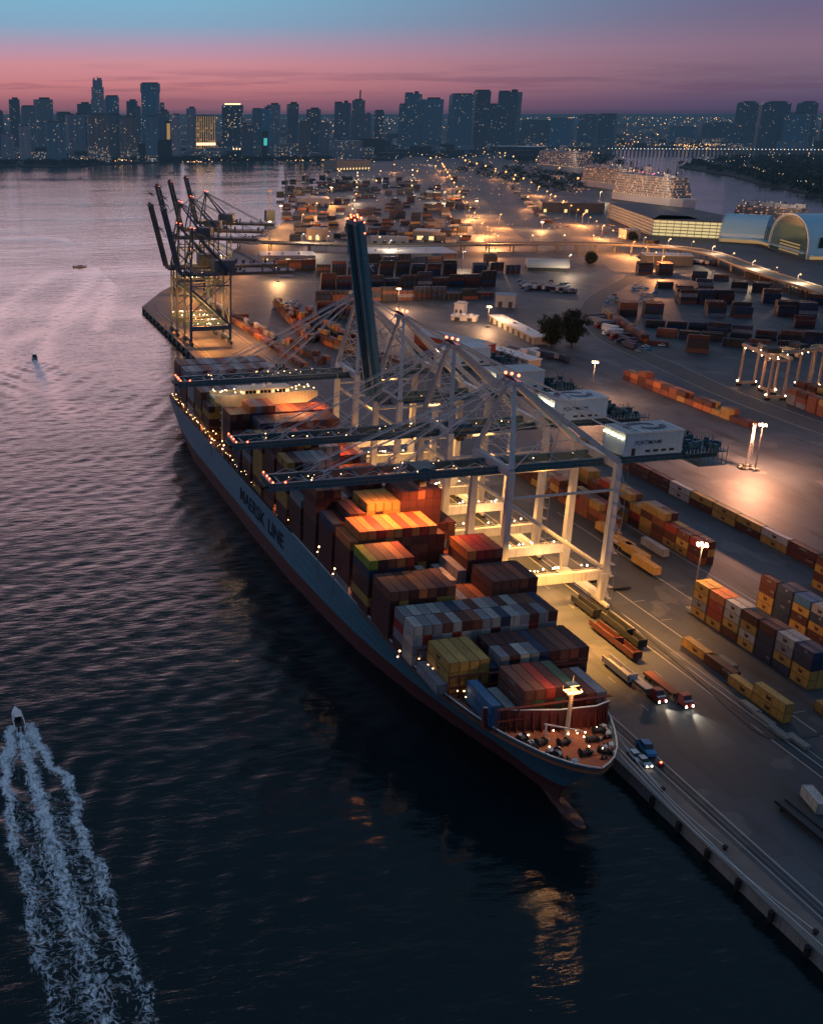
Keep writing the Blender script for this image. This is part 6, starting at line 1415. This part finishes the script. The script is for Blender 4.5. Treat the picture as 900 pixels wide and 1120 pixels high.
for i, (px, py, L, m) in enumerate([(662, 697, 13, 'c_maroon'), (682, 713, 12, 'c_maroon'), (674, 688, 13, 'dark'), (690, 702, 10, 'dark'), (640, 668, 12, 'dark'), (676, 737, 12, 'roofgrey')]):
    flat(px, py, L, f'dark empty flat trailer on the quay below the nearest crane, {ORD[i]} of its group', m)
x, y = at(884, 908); t = flat(884, 908, 17, 'dark skeletal trailer on the bare yard near the right edge', 'dark', .6)
x, y = at(672, 640); b = MB(); b.box(x-3, x+3, y-4, y+4, .3, .9, M['dark']); b.box(x-6, x-3, y+3, y+6, 0, 2.2, M['dark']); b.bar((x-4.5, y+4.5, 2), (x-4.2, y+4.2, 5.5), .4); tag(b.obj('spreader_frame'), 'black spreader frame lying beside the crane landside leg', 'spreader')
for i, (px, py) in enumerate([(806, 742), (820, 775), (835, 788), (852, 803), (838, 770), (795, 725), (872, 812)]):
    x, y = at(px, py); b = MB(); b.box(x-.9, x+.9, y-3, y+3, 0, .8, M['concrete']); tag(b.obj('concrete_barrier'), 'low pale concrete barrier along the dark kerb bend', 'barrier', 'concrete barriers along the kerb bend')
kp = bez([at(640, 640), at(700, 690), at(760, 740), at(806, 782), at(846, 808), at(910, 800)], 6)
ribbon('x', kp, 1.2, .14, M['dark'], .13)[0].obj('yard_kerb', kind='structure')
G3 = 'cars parked in the far lots'; 
lots = [((566, 308), (620, 308), (572, 318), (624, 320), 46), ((490, 205), (500, 205), (498, 240), (520, 240), 10), ((566, 215), (580, 212), (600, 250), (622, 248), 30), ((652, 244), (690, 250), (650, 258), (700, 262), 26), ((800, 290), (850, 298), (840, 306), (900, 330), 26), ((690, 312), (715, 318), (700, 330), (735, 332), 16), ((655, 330), (675, 322), (668, 335), (690, 330), 10), ((690, 372), (725, 376), (690, 384), (720, 386), 10), ((300, 330), (330, 330), (296, 340), (330, 342), 14)]
LN = ['car in the crowded lot right of the dome tent', 'car by the port highway', 'car in the lit truck lot', 'car in the lot below the garage', 'car outside the terminal halls', 'car beside the right yard stacks', 'car in the curve of the yard road', 'car behind the roadside line', 'car on the far berth apron']
for li, (p0, p1, p2, p3_, n) in enumerate(lots):
    for k in range(n):
        u, v = random.random(), round(random.random()*4)/4; px = (p0[0]*(1-u)+p1[0]*u)*(1-v)+(p2[0]*(1-u)+p3_[0]*u)*v; py = (p0[1]*(1-u)+p1[1]*u)*(1-v)+(p2[1]*(1-u)+p3_[1]*u)*v
        x, y = at(px, py); c = random.choice(('white', 'silver', 'white', 'redcar', 'bluecar')); cl = {'white': 'white', 'silver': 'silver', 'redcar': 'dark red', 'bluecar': 'blue'}[c]
        car(x, y, random.choice((0, 1.57))+random.uniform(-.1, .1), c, f'tiny {cl} {LN[li]}', f'{cl} cars, lot {ORD[li]}', parts=False)
tm = {}
for k_ in ('c_grey', 'roofwhite', 'c_maroon', 'c_navy'):
    b = MB(); b.box(-1.25, 1.25, -6, 6, 1.1, 3.8, M[k_]); b.box(-1.1, 1.1, -6.2, 5, .7, 1.1, M['dark'])
    for yy in (-4.8, -3.6, 4.6): b.cyl((-1.2, yy, .5), (1.2, yy, .5), .5, n=8, m=M['rubber'])
    b.box(-1.1, 1.1, 6.3, 8, .6, 2.9, M[k_] if k_ != 'c_maroon' else M['redcar']); tm[k_] = b.mesh('parked_trailer')
TL = [((560, 205), (600, 245), 24, 'beside the lit diagonal truck road'), ((470, 205), (500, 255), 20, 'in the dark strip left of the straight highway'), ((650, 348), (690, 382), 14, 'along the curve of the yard road'), ((700, 283), (780, 290), 20, 'under the elevated road near the terminal'), ((225, 330), (300, 372), 16, 'on the far berth apron'), ((560, 385), (620, 396), 6, 'beside the gatehouse by the dark trees'), ((580, 316), (625, 320), 16, 'at the edge of the crowded car lot')]
cn_ = {'c_grey': 'grey', 'roofwhite': 'white', 'c_maroon': 'dark red', 'c_navy': 'navy'}
for p0, p1, n, where in TL:
    for k in range(n):
        f = (k+.5)/n; x, y = at(p0[0]+(p1[0]-p0[0])*f, p0[1]+(p1[1]-p0[1])*f); c = random.choice(list(tm)); o = bpy.data.objects.new('parked_trailer', tm[c]); COL.objects.link(o)
        o.location = (x+random.uniform(-2, 2), y, 0); o.rotation_euler[2] = R(random.choice((0, 0, 90, 20)))+random.uniform(-.06, .06); tag(o, f'tiny {cn_[c]} box trailer parked {where}', 'trailer', f'{cn_[c]} trailers {where}')
# road traffic lights and tyre-level glints
b = MB()
for _ in range(170):
    A_ = random.choice((hw1, hw2, hw2)); i = random.randrange(len(A_)-1); f = random.random(); x = A_[i][0]*(1-f)+A_[i+1][0]*f+random.uniform(-20, 20); y = A_[i][1]*(1-f)+A_[i+1][1]*f
    b.octa((x, y, 2), math.hypot(x, y)/1182*random.choice((.12, .18, .3)), M['sodfar'] if random.random() < .7 else M['warmfar'])
for _ in range(260):
    px = random.uniform(330, 690); py = random.uniform(180, 215); x, y = at(px, py); b.octa((x, y, 6), math.hypot(x, y)/1182*random.choice((.12, .2, .32)), random.choice((M['sodfar'], M['warmfar'], M['warmfar'])))
for _ in range(90):
    px = random.uniform(300, 560); py = random.uniform(215, 272); x, y = at(px, py); b.octa((x, y, 6), math.hypot(x, y)/1182*random.choice((.2, .3, .4)), random.choice((M['sodfar'], M['warmfar'])))
b.obj('traffic_lights_glints', kind='stuff', label='countless small vehicle and yard lights along the far port roads', category='lights')
# ------------------------------------------------------------------ boats
def boat(px, py, L, rz, label):
    x, y = at(px, py, WZ); t = empty('motor_boat', (x, y, WZ+.1), label, 'boat', None, rz)
    W_2 = L*.15; b = MB(); st = [(-L/2, .95, .9), (-L*.1, 1, 1.), (L*.2, .85, 1.15), (L*.38, .5, 1.3), (L/2, .04, 1.45)]
    for (y0, w0, h0), (y1, w1, h1) in zip(st, st[1:]):
        b.hexa([(-W_2*w0*.6, y0, -.3), (W_2*w0*.6, y0, -.3), (W_2*w1*.6, y1, -.2), (-W_2*w1*.6, y1, -.2), (-W_2*w0, y0, h0), (W_2*w0, y0, h0), (W_2*w1, y1, h1), (-W_2*w1, y1, h1)], M['white'])
    b.obj('hull', t)
    b = MB(); b.box(-W_2*.8, W_2*.8, -L*.46, -L*.1, .95, 1.02, M['dark']); b.obj('cockpit', t)
    b = MB(); b.prof([(-L*.1, 1.), (L*.22, 1.2), (L*.1, 1.9), (-L*.1, 1.9)], 'x', -W_2*.6, W_2*.6, M['glassdark']); cb = b.obj('cabin', t)
    b = MB(); b.box(-W_2*.7, W_2*.7, -L*.22, L*.1, 2.35, 2.45, M['white'])
    for s in (-1, 1): b.box(s*W_2*.62-.04, s*W_2*.62+.04, -L*.2, -L*.19, 1, 2.35, M['pole'])
    b.obj('hardtop', cb)
    for s in (-.5, .5): b = MB(); b.box(s-.2, s+.2, -L/2-.6, -L/2+.05, .1, 1.5, M['dark']); b.obj('outboard_motor', t)
p0 = at(20, 792, WZ); p1 = at(112, 1112, WZ); boat(20, 789, 9.5, math.atan2(p0[1]-p1[1], p0[0]-p1[0])-math.pi/2, 'white speedboat with dark cockpit trailing a broad foaming wake')
p0 = at(38, 393, WZ); p1 = at(70, 470, WZ); boat(38, 391, 12, math.atan2(p0[1]-p1[1], p0[0]-p1[0])-math.pi/2, 'dark small motor boat with a pale fading wake left of the ship')
boat(88, 292, 13, R(-80), 'small dark boat far out on the pink bay')
for k, (px, py) in enumerate([(190, 189), (228, 188), (158, 197), (88, 195), (303, 187)]): boat(px, py, 14, R(-85), f'tiny boat near the city shore, {ORD[k]} by distance from the foot of the towers')
